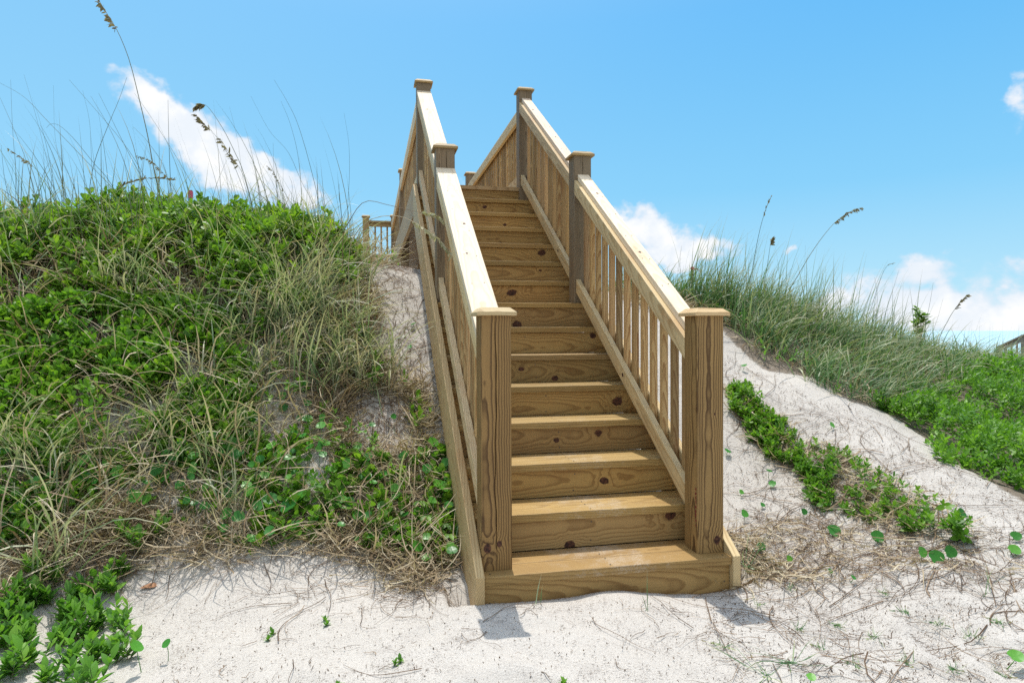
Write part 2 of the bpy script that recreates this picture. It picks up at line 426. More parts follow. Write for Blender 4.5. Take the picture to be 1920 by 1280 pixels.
def railing(u, va, vb, left, slope=SL, base=0., captop=CAPT, step=.135, first=.115, gapb=.045):
    """side rail mesh = the part; cap rail, second rails and balusters are its pieces"""
    th = .046; ct = captop
    if left:
        main = sloped('railing', u + .003, u + .041, va, vb, ct - th - .11, ct - th - .001, M_side, stair, slope, base=base)
        cap = sloped('cap_rail', u, u + PS, va, vb, ct - th, ct, M_rail, main, slope, 'top', base)
        cu0, cu1 = u, u + PS
    else:
        main = sloped('railing', u + .001, u + .036, va, vb, ct - th - .11, ct - th - .001, M_side, stair, slope, base=base)
        cap = sloped('cap_rail', u + .028, u + .118, va, vb, ct - th, ct, M_rail, main, slope, 'top', base)
        sloped('side_rail', u + .090, u + .126, va, vb, ct - th - .11, ct - th - .001, M_side, main, slope, base=base)
        cu0, cu1 = u + .028, u + .118
    br = sloped('bottom_rail', u + .014, u + .051, va, vb, gapb, gapb + .105, M_side, main, slope, base=base)
    br['knot_a'] = (random.uniform(-.7, .7), .0, .012)
    sloped('bottom_rail', u + .089, u + .126, va, vb, gapb, gapb + .105, M_side, main, slope, base=base)
    cap['knot_a'] = (random.uniform(-.8, -.2), random.uniform(-.02, .02), .009)
    cap['knot_b'] = (random.uniform(.1, .8), random.uniform(-.02, .02), .012)
    vs = []; v = va + first
    while v < vb - .05: vs.append(v); v += step
    balusters(main, u + .070, vs, base + gapb - .005, base + ct - th - .002, slope)
    # screw heads in the cap, pairs: pattern of the cap's own mesh
    V = []; F = []; up = Vector((0, -slope, 1)).normalized()
    v = va + .10
    while v < vb:
        for uu in (cu0 + (cu1 - cu0) * .27, cu0 + (cu1 - cu0) * .76):
            vv = v + random.uniform(-.012, .012)
            disc(V, F, (uu, vv, base + slope * vv + ct), .0045, up, (1, 0, 0))
        v += .27
    me = cap.data; inv = WORLDM[cap.name].inverted()
    ov = [tuple(q.co) for q in me.vertices]; of = [tuple(q.vertices) for q in me.polygons]; k0 = len(ov)
    nm = bpy.data.meshes.new('cap_rail'); nm.from_pydata(ov + [tuple(inv @ Vector(q)) for q in V], [], of + [tuple(i + k0 for i in f) for f in F])
    nm.materials.append(M_rail); nm.materials.append(M_screw); nm.update()
    for i in range(len(of), len(of) + len(F)): nm.polygons[i].material_index = 1
    cap.data = nm
    return main
railing(0., V1 + PS, V2 - .001, True); railing(UR, V1 + PS, V2 - .001, False)
railing(0., V2 + PS, V3 - .001, True, captop=.955); railing(UR, V2 + PS, V3 - .001, False, captop=.955)
WT = .87
railing(UR, V3 + PS, V4, False, 0., DECK, WT, first=.11)
railing(0., V3 + PS, V4, True, 0., DECK, WT, first=.11)
railing(0., V4 + PS, V5, True, 0., DECK, WT); railing(UR, V4 + PS, V5, False, 0., DECK, WT)
railing(-.61, V5 + PS, PL1 - .15, True, 0., DECK, .93); railing(UR, V5 + PS, PL1 - .15, False, 0., DECK, WT)
# short railing across the platform's front, left of the boardwalk
fr = prism_v('railing', -.47, .0, V5 + .05, V5 + .09, DECK + .80, DECK + .88, M_deckw, stair, 'front')
prism_v('cap_rail', -.50, .0, V5, V5 + PS, DECK + .882, DECK + .925, M_deckw, fr, 'top')
for i in range(3): 
    V = []; F = []; add_box(V, F, -.36 + i * .13, -.324 + i * .13, V5 + .092, V5 + .128, DECK - .1, DECK + .86)
    hull_obj('baluster', V, F, frame((-.34 + i * .13, V5 + .11, DECK + .4), (0, 0, 1), (1, 0, 0)), M_bal, fr, .003)
bn = prism_v('bench', -.45, 1.0, 14.2, 14.6, DECK + .42, DECK + .46, M_deckw, stair, 'top')
for uu in (-.40, .9): prism_v('bench_leg', uu, uu + .09, 14.25, 14.55, DECK, DECK + .419, M_deckw, bn, 'front')
if RESTB[0]:
    o = hull_obj('baluster', RESTB[0], RESTB[1], frame((0, 9, 3), (0, 0, 1), (1, 0, 0)), M_bal, stair, 0)
    o['kind'] = 'stuff'
# ------------------------------------------------------------------ terrain
CP = np.array([(-4,-3,-.12),(0,-3,-.13),(3,-3,-.1),(-4,-1,-.1),(-1.5,-1,-.1),(.6,-1,-.12),(2,-1.2,-.08),(3.5,-1.5,-.03),(5,-2,-.1),
 (-.5,0,-.095),(0,-.12,-.10),(.6,-.1,-.12),(1.25,-.1,-.17),(1.6,.05,-.13),
 (-1.65,.7,-.05),(-3.5,.6,-.03),(-.8,.55,-.05),(-.12,.5,-.07),
 (-.12,1,.24),(-.12,2,.90),(-.12,3,1.53),(-.12,3.5,1.68),(-.1,5,1.55),(-.1,8,.9),
 (-.9,1.2,.40),(-.9,2,1.0),(-.9,2.8,1.60),(-1,3.4,1.80),(-1,5,1.6),
 (-2,1.2,.32),(-2,2,.98),(-2.1,3.0,1.74),(-2.2,4,1.82),(-2.2,6,1.2),
 (-3.5,1.2,.38),(-3.5,2,1.0),(-3.5,2.9,1.70),(-3.5,4,1.75),(-6,3,1.7),(-6,1,.3),(-6,6,1.1),
 (.6,.6,-.10),(.6,1,.16),(.6,2,.84),(.6,3,1.46),(.6,4,1.65),(.6,6,1.4),
 (1.35,.6,.0),(1.35,1,.22),(1.35,2,.86),(1.35,3,1.42),(1.6,4,1.55),
 (2.5,3,1.32),(2.5,3.8,1.40),(2.5,2.2,.88),(2.1,1,.30),(2.0,.3,.03),
 (2.0,-.4,-.03),(2.75,-.25,.15),(2.85,.4,.30),(2.85,1.0,.46),(2.8,1.6,.66),
 (3.6,.2,.02),(3.7,1,.22),(3.9,2,.58),(4.6,0,-.1),(5,1,.08),
 (3.7,3.4,1.16),(4.6,3.5,.92),(5.8,3.5,.68),(6.5,3.2,.58),(8,3,.4),(8,0,-.12),(4,6,.55),(6.5,6,.2),(2.5,6,1.0)], dtype=float)
def _tps(r2): return np.where(r2 > 1e-12, .5 * r2 * np.log(np.maximum(r2, 1e-12)), 0.)
_n = len(CP); _d2 = ((CP[:, None, :2] - CP[None, :, :2]) ** 2).sum(-1)
_A = np.zeros((_n + 3, _n + 3)); _A[:_n, :_n] = _tps(_d2) + np.eye(_n) * .02
_A[:_n, _n] = 1; _A[:_n, _n + 1:] = CP[:, :2]; _A[_n:, :_n] = _A[:_n, _n:].T
_W = np.linalg.solve(_A, np.r_[CP[:, 2], 0, 0, 0])
GX = np.arange(-6.5, 8.51, .05); GY = np.arange(-3.5, 8.51, .05)
_gx, _gy = np.meshgrid(GX, GY)
_G = np.zeros_like(_gx)
for i in range(_n): _G += _W[i] * _tps((_gx - CP[i, 0]) ** 2 + (_gy - CP[i, 1]) ** 2)
_G += _W[_n] + _W[_n + 1] * _gx + _W[_n + 2] * _gy
_perm = rng.random((256, 256))
def vnoise(x, y, f, s=0):
    x = x * f + s * 17.3; y = y * f + s * 9.1
    xi = np.floor(x).astype(int); yi = np.floor(y).astype(int); fx = x - xi; fy = y - yi
    fx = fx * fx * (3 - 2 * fx); fy = fy * fy * (3 - 2 * fy)
    g = lambda a, b: _perm[a & 255, b & 255]
    return (g(xi, yi) * (1 - fx) + g(xi + 1, yi) * fx) * (1 - fy) + (g(xi, yi + 1) * (1 - fx) + g(xi + 1, yi + 1) * fx) * fy - .5
def Z0(x, y):
    x = np.asarray(x, float); y = np.asarray(y, float)
    cx = np.clip(x, GX[0], GX[-1] - .051); cy = np.clip(y, GY[0], GY[-1] - .051)
    a = (cx - GX[0]) / .05; b = (cy - GY[0]) / .05
    i = a.astype(int); j = b.astype(int); a -= i; b -= j
    z = (_G[j, i] * (1 - a) + _G[j, i + 1] * a) * (1 - b) + (_G[j + 1, i] * (1 - a) + _G[j + 1, i + 1] * a) * b
    out = np.maximum(0, y - 7.)
    z = z - np.minimum(out * .12, 4.)
    side = np.maximum(0, np.abs(x - 1) - 10.)
    z = z - np.minimum(side * .01, .6)
    return z
def Z(x, y):
    z = Z0(x, y)
    z = z + .055 * vnoise(x, y, .9, 1) + .03 * vnoise(x, y, 2.3, 2) + .016 * vnoise(x, y, 5.5, 3)
    # sand runs flush to the bottom riser and stringers, never over a tread
    near = (x > -.15) & (x < WID + .15)
    lim = np.where(y > .0, SL * y - .30, -.078)
    return np.where(near & (y > -.02), np.minimum(z, np.maximum(lim, -.2)), np.where(near, np.minimum(z, -.07), z))
DENTS = [(rng.uniform(-.9, 2.2), rng.uniform(-1.5, -.22), rng.uniform(0, 3.14), rng.uniform(.012, .028)) for _ in range(34)]
def dents(x, y):
    z = np.zeros_like(x)
    for cx, cy, a, dpt in DENTS:
        p = (x - cx) * math.cos(a) + (y - cy) * math.sin(a); q = -(x - cx) * math.sin(a) + (y - cy) * math.cos(a)
        r2 = (p / .13) ** 2 + (q / .06) ** 2
        z += dpt * (-np.exp(-r2) + .45 * np.exp(-(np.sqrt(r2) - 1.5) ** 2 * 4))
    return z
def norm_at(x, y, e=.06):
    nx = -(Z0(x + e, y) - Z0(x - e, y)) / (2 * e); ny = -(Z0(x, y + e) - Z0(x, y - e)) / (2 * e)
    n = np.stack([nx, ny, np.ones_like(nx)], -1)
    return n / np.linalg.norm(n, axis=-1, keepdims=True)
def hit(px, py, lift=0.):
    """where the sight line of a photo pixel meets the dune"""
    d = np.arange(1.5, 14, .02)
    P = np.array(CAM)[None] + d[:, None] * (np.array(Fv) + np.array(Rv) * (px - 960) / FPX - np.array(Uv) * (py - 640) / FPX)[None]
    h = P[:, 2] - (Z0(P[:, 0], P[:, 1]) + lift)
    k = np.argmax(h < 0) if (h < 0).any() else int(np.argmin(np.abs(h)))
    return float(P[k, 0]), float(P[k, 1])
def axis(lo, hi, step, far, n):
    a = np.arange(lo, hi + 1e-6, step)
    g = np.geomspace(step * 1.3, far, n)
    return np.concatenate([lo - g[::-1], a, hi + g])
ax = axis(-5.2, 6.6, .022, 4000, 60); ay = axis(-1.3, 5.0, .022, 4000, 60)
X, Y = np.meshgrid(ax, ay)
Zg = Z(X, Y) + .004 * vnoise(X, Y, 14, 5) + .0025 * vnoise(X, Y, 31, 6) + dents(X, Y)
nxv = len(ax); nyv = len(ay)
idx = np.arange(nxv * nyv).reshape(nyv, nxv)
F = np.stack([idx[:-1, :-1], idx[:-1, 1:], idx[1:, 1:], idx[1:, :-1]], -1).reshape(-1, 4)

def sand_material():
    m, nt, out = new_mat('white_sand'); b = NB(nt)
    P = b.n('ShaderNodeTexCoord').outputs['Object']
    big = b.noise(P, 1.3, 4, .6)
    c = b.mix(big, (.475, .44, .395), (.58, .545, .50))
    med = b.noise(P, 9., 5, .7)
    c = b.mix(b.smooth(med, .52, .72, 0., .5), c, (.40, .365, .33))
    # dark grains, bits of shell and bark
    st = b.vm('MULTIPLY', P, (1., 1.9, 1.))
    g1 = b.noise(st, 210., 2, .6)
    g2 = b.noise(st, 70., 3, .65)
    dens = b.smooth(b.noise(P, 3.1, 4, .65), .35, .7, -.035, .03)
    s1 = b.smooth(b.m('ADD', g1, dens), .565, .63)
    s2 = b.smooth(b.m('ADD', g2, dens), .605, .655)
    c = b.mix(b.m('MULTIPLY', s1, .8), c, (.16, .135, .125))
    c = b.mix(b.m('MULTIPLY', s2, .8), c, (.10, .08, .065))
    s3 = b.smooth(b.noise(P, 330., 1), .6, .7)
    c = b.mix(b.m('MULTIPLY', s3, .5), c, (.78, .75, .7))
    # brown litter stain under the plants, from the surface attribute
    a = b.n('ShaderNodeAttribute', attribute_name='litter').outputs['Fac']
    ln = b.noise(P, 26., 5, .7)
    lm = b.smooth(b.m('ADD', a, b.m('MULTIPLY', b.m('SUBTRACT', ln, .5), 1.3)), .35, .75)
    lc = b.mix(b.noise(P, 60., 4, .7), (.055, .04, .026), (.25, .195, .14))
    c = b.mix(b.m('MULTIPLY', lm, .85), c, lc)
    bs = b.n('ShaderNodeBsdfPrincipled'); b.l(c, bs.inputs['Base Color']); bs.inputs['Roughness'].default_value = .95
    bs.inputs['Specular IOR Level'].default_value = .1
    h = b.m('ADD', b.m('MULTIPLY', med, 1.2), b.m('ADD', b.m('MULTIPLY', g2, .5), b.m('MULTIPLY', g1, .3)))
    b.l(b.bump(h, .65, .012), bs.inputs['Normal'])
    b.l(bs.outputs[0], out.inputs[0]); return m
M_sand = sand_material()

# ------------------------------------------------------------------ planting zones, as outlines on the dune
def inpoly(x, y, poly):
    r = np.zeros(x.shape, bool); n = len(poly)
    for i in range(n):
        x0, y0 = poly[i]; x1, y1 = poly[(i + 1) % n]
        if y0 == y1: continue
        r ^= ((y0 > y) != (y1 > y)) & (x < (x1 - x0) * (y - y0) / (y1 - y0) + x0)
    return r
def outline(pxs, lift=0.): return [hit(a, b_, lift) for a, b_ in pxs]
Z_CREST = outline([(-60, 530), (60, 545), (170, 560), (260, 560), (330, 560), (430, 600), (520, 590), (600, 560), (655, 530), (672, 490)], .1) + [(-.62, 3.5), (-.9, 4.6), (-2, 5.2), (-6.4, 5.2), (-6.4, 2.1)]
Z_MID = outline([(-80, 575), (60, 570), (160, 560), (300, 590), (360, 640), (345, 720), (250, 790), (120, 800), (40, 770), (-80, 790)], .08)
Z_SLOPE = outline([(-200, 1075), (20, 1062), (110, 1045), (230, 1045), (330, 1030), (430, 1010), (560, 1020), (700, 1030), (850, 1075), (868, 1085)]) + [(-.06, .35), (-.055, 3.0), (-.2, 3.8), (-.6, 5.), (-6.4, 5.), (-6.4, .5)]
Z_SAND = [outline([(690, 520), (745, 495), (800, 515), (815, 600), (812, 700), (745, 720), (700, 650), (715, 580)]),
          outline([(660, 745), (710, 730), (765, 755), (775, 830), (715, 855), (660, 830)]),
          outline([(520, 870), (600, 850), (630, 900), (560, 935)])]
Z_LEAF2 = outline([(-120, 545), (330, 560), (440, 600), (480, 700), (420, 790), (340, 860), (180, 930), (0, 960), (-120, 960)], .06)
Z_FOOT = outline([(560, 800), (640, 770), (800, 740), (868, 760), (880, 1100), (700, 1050), (560, 1040), (520, 900)])
Z_LOWB = outline([(-120, 860), (120, 900), (300, 850), (430, 790), (580, 800), (690, 880), (800, 870), (866, 900), (866, 1050), (720, 1010), (560, 1000), (420, 1005), (340, 960), (200, 940), (60, 990), (-120, 1000)], .04)
Z_EDGE = outline([(-60, 1030), (120, 1010), (330, 985), (560, 980), (700, 990), (866, 1030), (880, 1110), (700, 1065), (560, 1055), (400, 1060), (250, 1090), (60, 1110), (-60, 1100)])
Z_BROWN = outline([(60, 950), (200, 910), (340, 940), (350, 1010), (240, 1050), (90, 1050)])
Z_LOWG = outline([(300, 940), (480, 850), (640, 860), (850, 800), (866, 1060), (700, 1030), (540, 1015), (400, 1000)])
Z_RGRASS = outline([(1290, 560), (1372, 640), (1440, 690), (1530, 705), (1600, 755), (1680, 775), (1770, 745), (1850, 700), (1880, 665)]) + [(7.6, 3.2), (8.2, 5.), (6.5, 6.2), (3.5, 6.), (2.1, 4.6), (2.1, 3.4)]
Z_RSHRUB = outline([(1650, 765), (1720, 745), (1790, 715), (1850, 680), (1930, 665), (2050, 660)]) + [(8.2, 2.6), (8.2, -1.5), (4.6, -1.6), (3.65, -.6)] + outline([(1990, 985), (1920, 945), (1860, 905), (1800, 872), (1730, 812)])
Z_VINE = outline([(1366, 728), (1420, 732), (1450, 780), (1530, 850), (1600, 862), (1640, 895), (1690, 940), (1725, 1010), (1752, 1058), (1725, 1062), (1665, 1020), (1600, 985), (1550, 960), (1515, 920), (1440, 862), (1364, 800)])
Z_RLIT = outline([(1390, 1010), (1500, 960), (1640, 1000), (1780, 1080), (1900, 1060), (1920, 1110), (1700, 1130), (1520, 1130), (1400, 1110)])

def sample(poly, n, reject=(), jit=1.):
    a = np.array(poly); lo = a.min(0); hi = a.max(0)
    out = np.zeros((0, 2))
    while len(out) < n:
        q = lo + rng.random((n * 2, 2)) * (hi - lo)
        jx = q[:, 0] + jit * .34 * vnoise(q[:, 0], q[:, 1], 1.9, 21) + jit * .16 * vnoise(q[:, 0], q[:, 1], 6., 22); jy = q[:, 1] + jit * .34 * vnoise(q[:, 0], q[:, 1], 1.9, 23) + jit * .16 * vnoise(q[:, 0], q[:, 1], 6., 24)
        m = inpoly(jx, jy, poly)
        for r in reject: m &= ~inpoly(q[:, 0], q[:, 1], r)
        m &= ~((q[:, 0] > -.06) & (q[:, 0] < WID + .06) & (q[:, 1] > -.03) & (q[:, 1] < 4.))
        out = np.vstack([out, q[m]])
    return out[:n]

# ------------------------------------------------------------------ plant shapes
def U(a, b_, n): return a + (b_ - a) * rng.random(n)
def blades(x, y, z, L, w, azim, th0, bend, S=6, wavy=0.):
    """arching grass blades: returns vertices, quads, per-vertex random and height"""
    N = len(x); t = np.linspace(0, 1, S + 1)
    th = th0[:, None] + bend[:, None] * t[None] ** 1.4
    az_ = azim[:, None] + (wavy * (rng.random((N, 1)) - .5)) * np.sin(t * 5 + rng.random((N, 1)) * 6)
    ds = L[:, None] / S
    dxy = np.sin(th) * ds; dzz = np.cos(th) * ds
    cx = np.cumsum(dxy * np.cos(az_), 1) - dxy * np.cos(az_); cy = np.cumsum(dxy * np.sin(az_), 1) - dxy * np.sin(az_); cz = np.cumsum(dzz, 1) - dzz
    P = np.stack([x[:, None] + cx, y[:, None] + cy, z[:, None] + cz], -1)
    tw = rng.random(N) * 1.6 - .8
    sx = -np.sin(az_) * np.cos(tw)[:, None]; sy = np.cos(az_) * np.cos(tw)[:, None]; sz = np.repeat(np.sin(tw)[:, None], S + 1, 1)
    prof = np.minimum(1, (1 - t) * 2.2 + .05) * np.minimum(1, .55 + t * 3)
    h = w[:, None] * prof[None] * .5
    A = P + np.stack([sx * h, sy * h, sz * h], -1); B = P - np.stack([sx * h, sy * h, sz * h], -1)
    V = np.stack([A, B], 2).reshape(-1, 3)
    base = (np.arange(N) * (S + 1) * 2)[:, None] + (np.arange(S) * 2)[None]
    Fq = np.stack([base, base + 1, base + 3, base + 2], -1).reshape(-1, 4)
    rnd = np.repeat(rng.random(N), (S + 1) * 2); tt = np.tile(np.repeat(t, 2), N)
    return V, Fq, rnd, tt, P
def ground_clamp(V, lift=.004):
    zz = Z(V[:, 0], V[:, 1]) + lift
    V[:, 2] = np.maximum(V[:, 2], zz + rng.random(len(V)) * .012); return V
def leaf_tpl(kind):
    if kind == 'obovate': pr = [(0, .03), (.25, .14), (.55, .25), (.82, .24), (1., .06)]; fold = .10; curl = .10
    elif kind == 'lance': pr = [(0, .03), (.2, .13), (.5, .20), (.78, .13), (1., .015)]; fold = .12; curl = .22
    elif kind == 'small': pr = [(0, .06), (.4, .22), (.75, .18), (1., .03)]; fold = .10; curl = .15
    elif kind == 'seed': pr = [(0, .04), (.3, .17), (.7, .14), (1., .02)]; fold = .03; curl = .1
    V = []
    for t, w_ in pr:
        zc = -curl * t * t
        V += [(t, w_, zc + fold * w_ * 2), (t, 0, zc), (t, -w_, zc + fold * w_ * 2)]
    F_ = []
    for i in range(len(pr) - 1):
        a = i * 3
        F_ += [(a, a + 1, a + 4, a + 3), (a + 1, a + 2, a + 5, a + 4)]
    return np.array(V, float), np.array(F_)
def leaves(P, D_, N_, size, kind, width=1.):
    """leaves at P pointing along D_, face normal N_"""
    T, Fq = leaf_tpl(kind); n = len(P)
    D_ = D_ / np.linalg.norm(D_, axis=1, keepdims=True)
    Y_ = np.cross(N_, D_); Y_ /= np.linalg.norm(Y_, axis=1, keepdims=True) + 1e-9
    Zn = np.cross(D_, Y_)
    s = np.asarray(size)[:, None, None]
    V = P[:, None, :] + s * (T[None, :, 0:1] * D_[:, None] + width * T[None, :, 1:2] * Y_[:, None] + T[None, :, 2:3] * Zn[:, None])
    Fa = (np.arange(n) * len(T))[:, None, None] + Fq[None]
    return V.reshape(-1, 3), Fa.reshape(-1, 4), np.repeat(rng.random(n), len(T)), np.tile(T[:, 0], n)
def joinm(parts):
    V = []; Fs = []; R = []; T = []; off = 0
    for v, f, r, t in parts:
        V.append(v); Fs.append(f + off); R.append(r); T.append(t); off += len(v)
    return np.vstack(V), np.vstack(Fs), np.concatenate(R), np.concatenate(T)
def vobj(name, parts, mat, parent=None, M=None):
    V, Fq, R, T = joinm(parts)
    if M is not None: V = V - np.array(M.translation)[None]
    return np_obj(name, V, Fq, mat, parent, M, attrs={'rnd': R, 'tip': T})

def leaf_mat(name, stops, tip=None, trans=.35, rough=.45, spec=.35, base=None):
    m, nt, out = new_mat(name); b = NB(nt)
    r = b.n('ShaderNodeAttribute', attribute_name='rnd').outputs['Fac']; t = b.n('ShaderNodeAttribute', attribute_name='tip').outputs['Fac']
    oi = b.n('ShaderNodeObjectInfo').outputs['Random']
    P = b.n('ShaderNodeTexCoord').outputs['Object']
    pn = b.noise(P, 2.2, 3, .6)
    rr = b.m('ADD', b.m('MULTIPLY', r, .72), b.m('MULTIPLY', b.m('SUBTRACT', pn, .3), .6), None, True)
    c = b.ramp(rr, stops)
    if tip: c = b.mix(b.smooth(t, tip[1], 1.), c, tip[0])
    if base: c = b.mix(b.smooth(t, 0., base[1], 1., 0.), c, base[0])
    bs = b.n('ShaderNodeBsdfPrincipled'); b.l(c, bs.inputs['Base Color']); bs.inputs['Roughness'].default_value = rough
    bs.inputs['Specular IOR Level'].default_value = spec
    tr = b.n('ShaderNodeBsdfTranslucent'); b.l(b.mix(1., c, (1.25, 1.35, .75), 'MULTIPLY'), tr.inputs[0])
    mx = b.n('ShaderNodeMixShader'); mx.inputs[0].default_value = trans
    b.l(bs.outputs[0], mx.inputs[1]); b.l(tr.outputs[0], mx.inputs[2]); b.l(mx.outputs[0], out.inputs[0]); return m
M_shrub = leaf_mat('shrub_leaf', [(0, (.05, .12, .02)), (.3, (.11, .235, .025)), (.6, (.20, .36, .032)), (.85, (.34, .47, .04)), (.95, (.40, .44, .05)), (1, (.36, .24, .05))], trans=.4)
M_bright = leaf_mat('bright_shrub_leaf', [(0, (.05, .14, .02)), (.4, (.12, .28, .026)), (.8, (.24, .42, .035)), (.95, (.40, .50, .05)), (1, (.50, .36, .08))], trans=.4)
M_herb = leaf_mat('herb_leaf', [(0, (.055, .16, .026)), (.5, (.13, .31, .035)), (.85, (.22, .42, .05)), (.94, (.42, .42, .07)), (1, (.50, .28, .08))], trans=.35)
M_rshrub = leaf_mat('small_leaf_shrub', [(0, (.05, .14, .02)), (.4, (.12, .27, .026)), (.8, (.22, .42, .035)), (1, (.36, .50, .06))], trans=.4)
M_oat = leaf_mat('green_blade', [(0, (.04, .11, .04)), (.35, (.09, .20, .075)), (.6, (.21, .31, .16)), (.78, (.42, .48, .32)), (.9, (.58, .56, .40)), (1, (.50, .38, .22))], tip=((.46, .39, .24), .5), trans=.3, rough=.4, spec=.5)
M_dry = leaf_mat('dry_blade', [(0, (.13, .085, .05)), (.25, (.30, .22, .14)), (.55, (.48, .39, .26)), (.85, (.62, .54, .40)), (1, (.34, .16, .07))], trans=.15, rough=.7, spec=.15)
M_twig = leaf_mat('twig_bark', [(0, (.07, .045, .03)), (.5, (.15, .10, .065)), (.85, (.30, .22, .15)), (1, (.45, .37, .27))], trans=.0, rough=.85, spec=.1)
M_stalk = leaf_mat('oat_stalk', [(0, (.07, .10, .05)), (.5, (.12, .15, .075)), (1, (.26, .23, .12))], trans=.1, rough=.6)
M_seed = leaf_mat('oat_seed', [(0, (.13, .10, .05)), (.5, (.24, .19, .10)), (1, (.40, .34, .2))], trans=.2, rough=.7)
M_pseed = leaf_mat('pale_oat_seed', [(0, (.36, .36, .20)), (.5, (.52, .48, .32)), (1, (.62, .56, .42))], trans=.3, rough=.7)
M_penny = leaf_mat('pennywort_leaf', [(0, (.03, .16, .025)), (.45, (.06, .26, .035)), (.8, (.13, .36, .045)), (1, (.33, .40, .06))], trans=.3, rough=.35)

# ------------------------------------------------------------------ ground sheet, brown litter where the plants stand
px_, py_ = X.ravel(), Y.ravel()
m_s = inpoly(px_, py_, Z_SLOPE).astype(float)
for q in Z_SAND: m_s[inpoly(px_, py_, q)] = .12
m_s[inpoly(px_, py_, Z_BROWN)] = .9
m_s = np.maximum(m_s * .52, inpoly(px_, py_, Z_CREST) * 1.)
m_s = np.maximum(m_s, inpoly(px_, py_, Z_RGRASS) * .8); m_s = np.maximum(m_s, inpoly(px_, py_, Z_RSHRUB) * 1.)
m_s = np.maximum(m_s, inpoly(px_, py_, Z_VINE) * .55); m_s = np.maximum(m_s, inpoly(px_, py_, Z_RLIT) * .14)
g2 = m_s.reshape(X.shape)
for _ in range(4):
    g2 = (g2 + np.roll(g2, 1, 0) + np.roll(g2, -1, 0) + np.roll(g2, 1, 1) + np.roll(g2, -1, 1)) / 5
g2 = np.where((X > -5) & (X < 6.5) & (Y > -1.2) & (Y < 4.9), g2, m_s.reshape(X.shape))
far_ = (Y > 6.2) | (np.abs(X - 1) > 7.4)
g2[far_ & (Y > .8)] = .8
terr = np_obj('ground', np.stack([X.ravel(), Y.ravel(), Zg.ravel()], -1), F, M_sand, smooth=True, attrs={'litter': g2.ravel()}); terr['kind'] = 'structure'

# ------------------------------------------------------------------ shrub masses
def shrub(poly, n, height, lsize, kind, upright=.5, lump=1.6, reject=(), top=.62, wid=1., edge=.25, per=9, slen=.085, hole=.17, jit=1.):
    """canopy of leafy sprigs: each sprig carries whorls of leaves that close upwards"""
    q = sample(poly, n, reject, jit); x, y = q[:, 0], q[:, 1]
    keep = vnoise(x, y, 3.3, 31) + .5 * vnoise(x, y, 8., 32) < hole + .0 * x
    keep |= rng.random(n) < .12
    x, y = x[keep], y[keep]; n = len(x)
    a = np.array(poly); dmin = np.full(n, 9.)
    for i in range(len(a)):
        p0 = a[i]; p1 = a[(i + 1) % len(a)]; d_ = p1 - p0; L2 = max((d_ ** 2).sum(), 1e-9)
        tt = np.clip(((x - p0[0]) * d_[0] + (y - p0[1]) * d_[1]) / L2, 0, 1)
        dmin = np.minimum(dmin, np.hypot(x - p0[0] - tt * d_[0], y - p0[1] - tt * d_[1]))
    env = .3 + .7 * np.minimum(1, dmin / edge) ** .6
    h = height * env * (.70 + .75 * vnoise(x, y, lump, 11) + .55 * vnoise(x, y, lump * 3.1, 12) + .3 * vnoise(x, y, lump * 8, 13))
    z = Z(x, y) + h * (1 - rng.random(n) ** 1.8 * top) - slen * .6
    N0 = norm_at(x, y)
    A = N0 * .35 + rng.normal(size=(n, 3)) * (.45 - .25 * upright) + np.array([0, -.12, .85]); A /= np.linalg.norm(A, axis=1, keepdims=True)
    E1 = np.cross(A, rng.normal(size=(n, 3))); E1 /= np.linalg.norm(E1, axis=1, keepdims=True); E2 = np.cross(A, E1)
    Ps, Ds, Ns, Ss = [], [], [], []
    ss = U(.7, 1.25, n)
    for j in range(per):
        t = (j + .5) / per; ang = j * 2.4 + rng.random(n) * .6; el_ = .15 + 1.15 * t ** 1.2
        rd = E1 * np.cos(ang)[:, None] + E2 * np.sin(ang)[:, None]
        Ps.append(np.stack([x, y, z], -1) + A * (slen * t * ss)[:, None]); Ds.append(rd * math.cos(el_) + A * math.sin(el_) + rng.normal(size=(n, 3)) * .12)
        Ns.append(A * math.cos(el_) - rd * math.sin(el_) + rng.normal(size=(n, 3)) * .2); Ss.append(lsize * ss * U(.7, 1.2, n) * (1.1 - .3 * t))
    V, Fq, r, t = leaves(np.vstack(Ps), np.vstack(Ds), np.vstack(Ns), np.concatenate(Ss), kind, wid)
    # sprigs share their tone, older leaves differ a little
    m_ = len(leaf_tpl(kind)[0]); sr = np.tile(rng.random(n), per)
    r = np.clip(np.repeat(sr, m_) * .6 + r * .4, 0, 1)
    return V, Fq, r, t
def stems(poly, n, height, reject=()):
    q = sample(poly, n, reject); x, y = q[:, 0], q[:, 1]
    V, Fq, r, t, _ = blades(x, y, Z(x, y) - .02, U(.5, 1.1, n) * height, U(.004, .008, n), U(0, 6.28, n), U(0, .7, n), U(-.5, .8, n), 4, 1.)
    return V, Fq, r, t

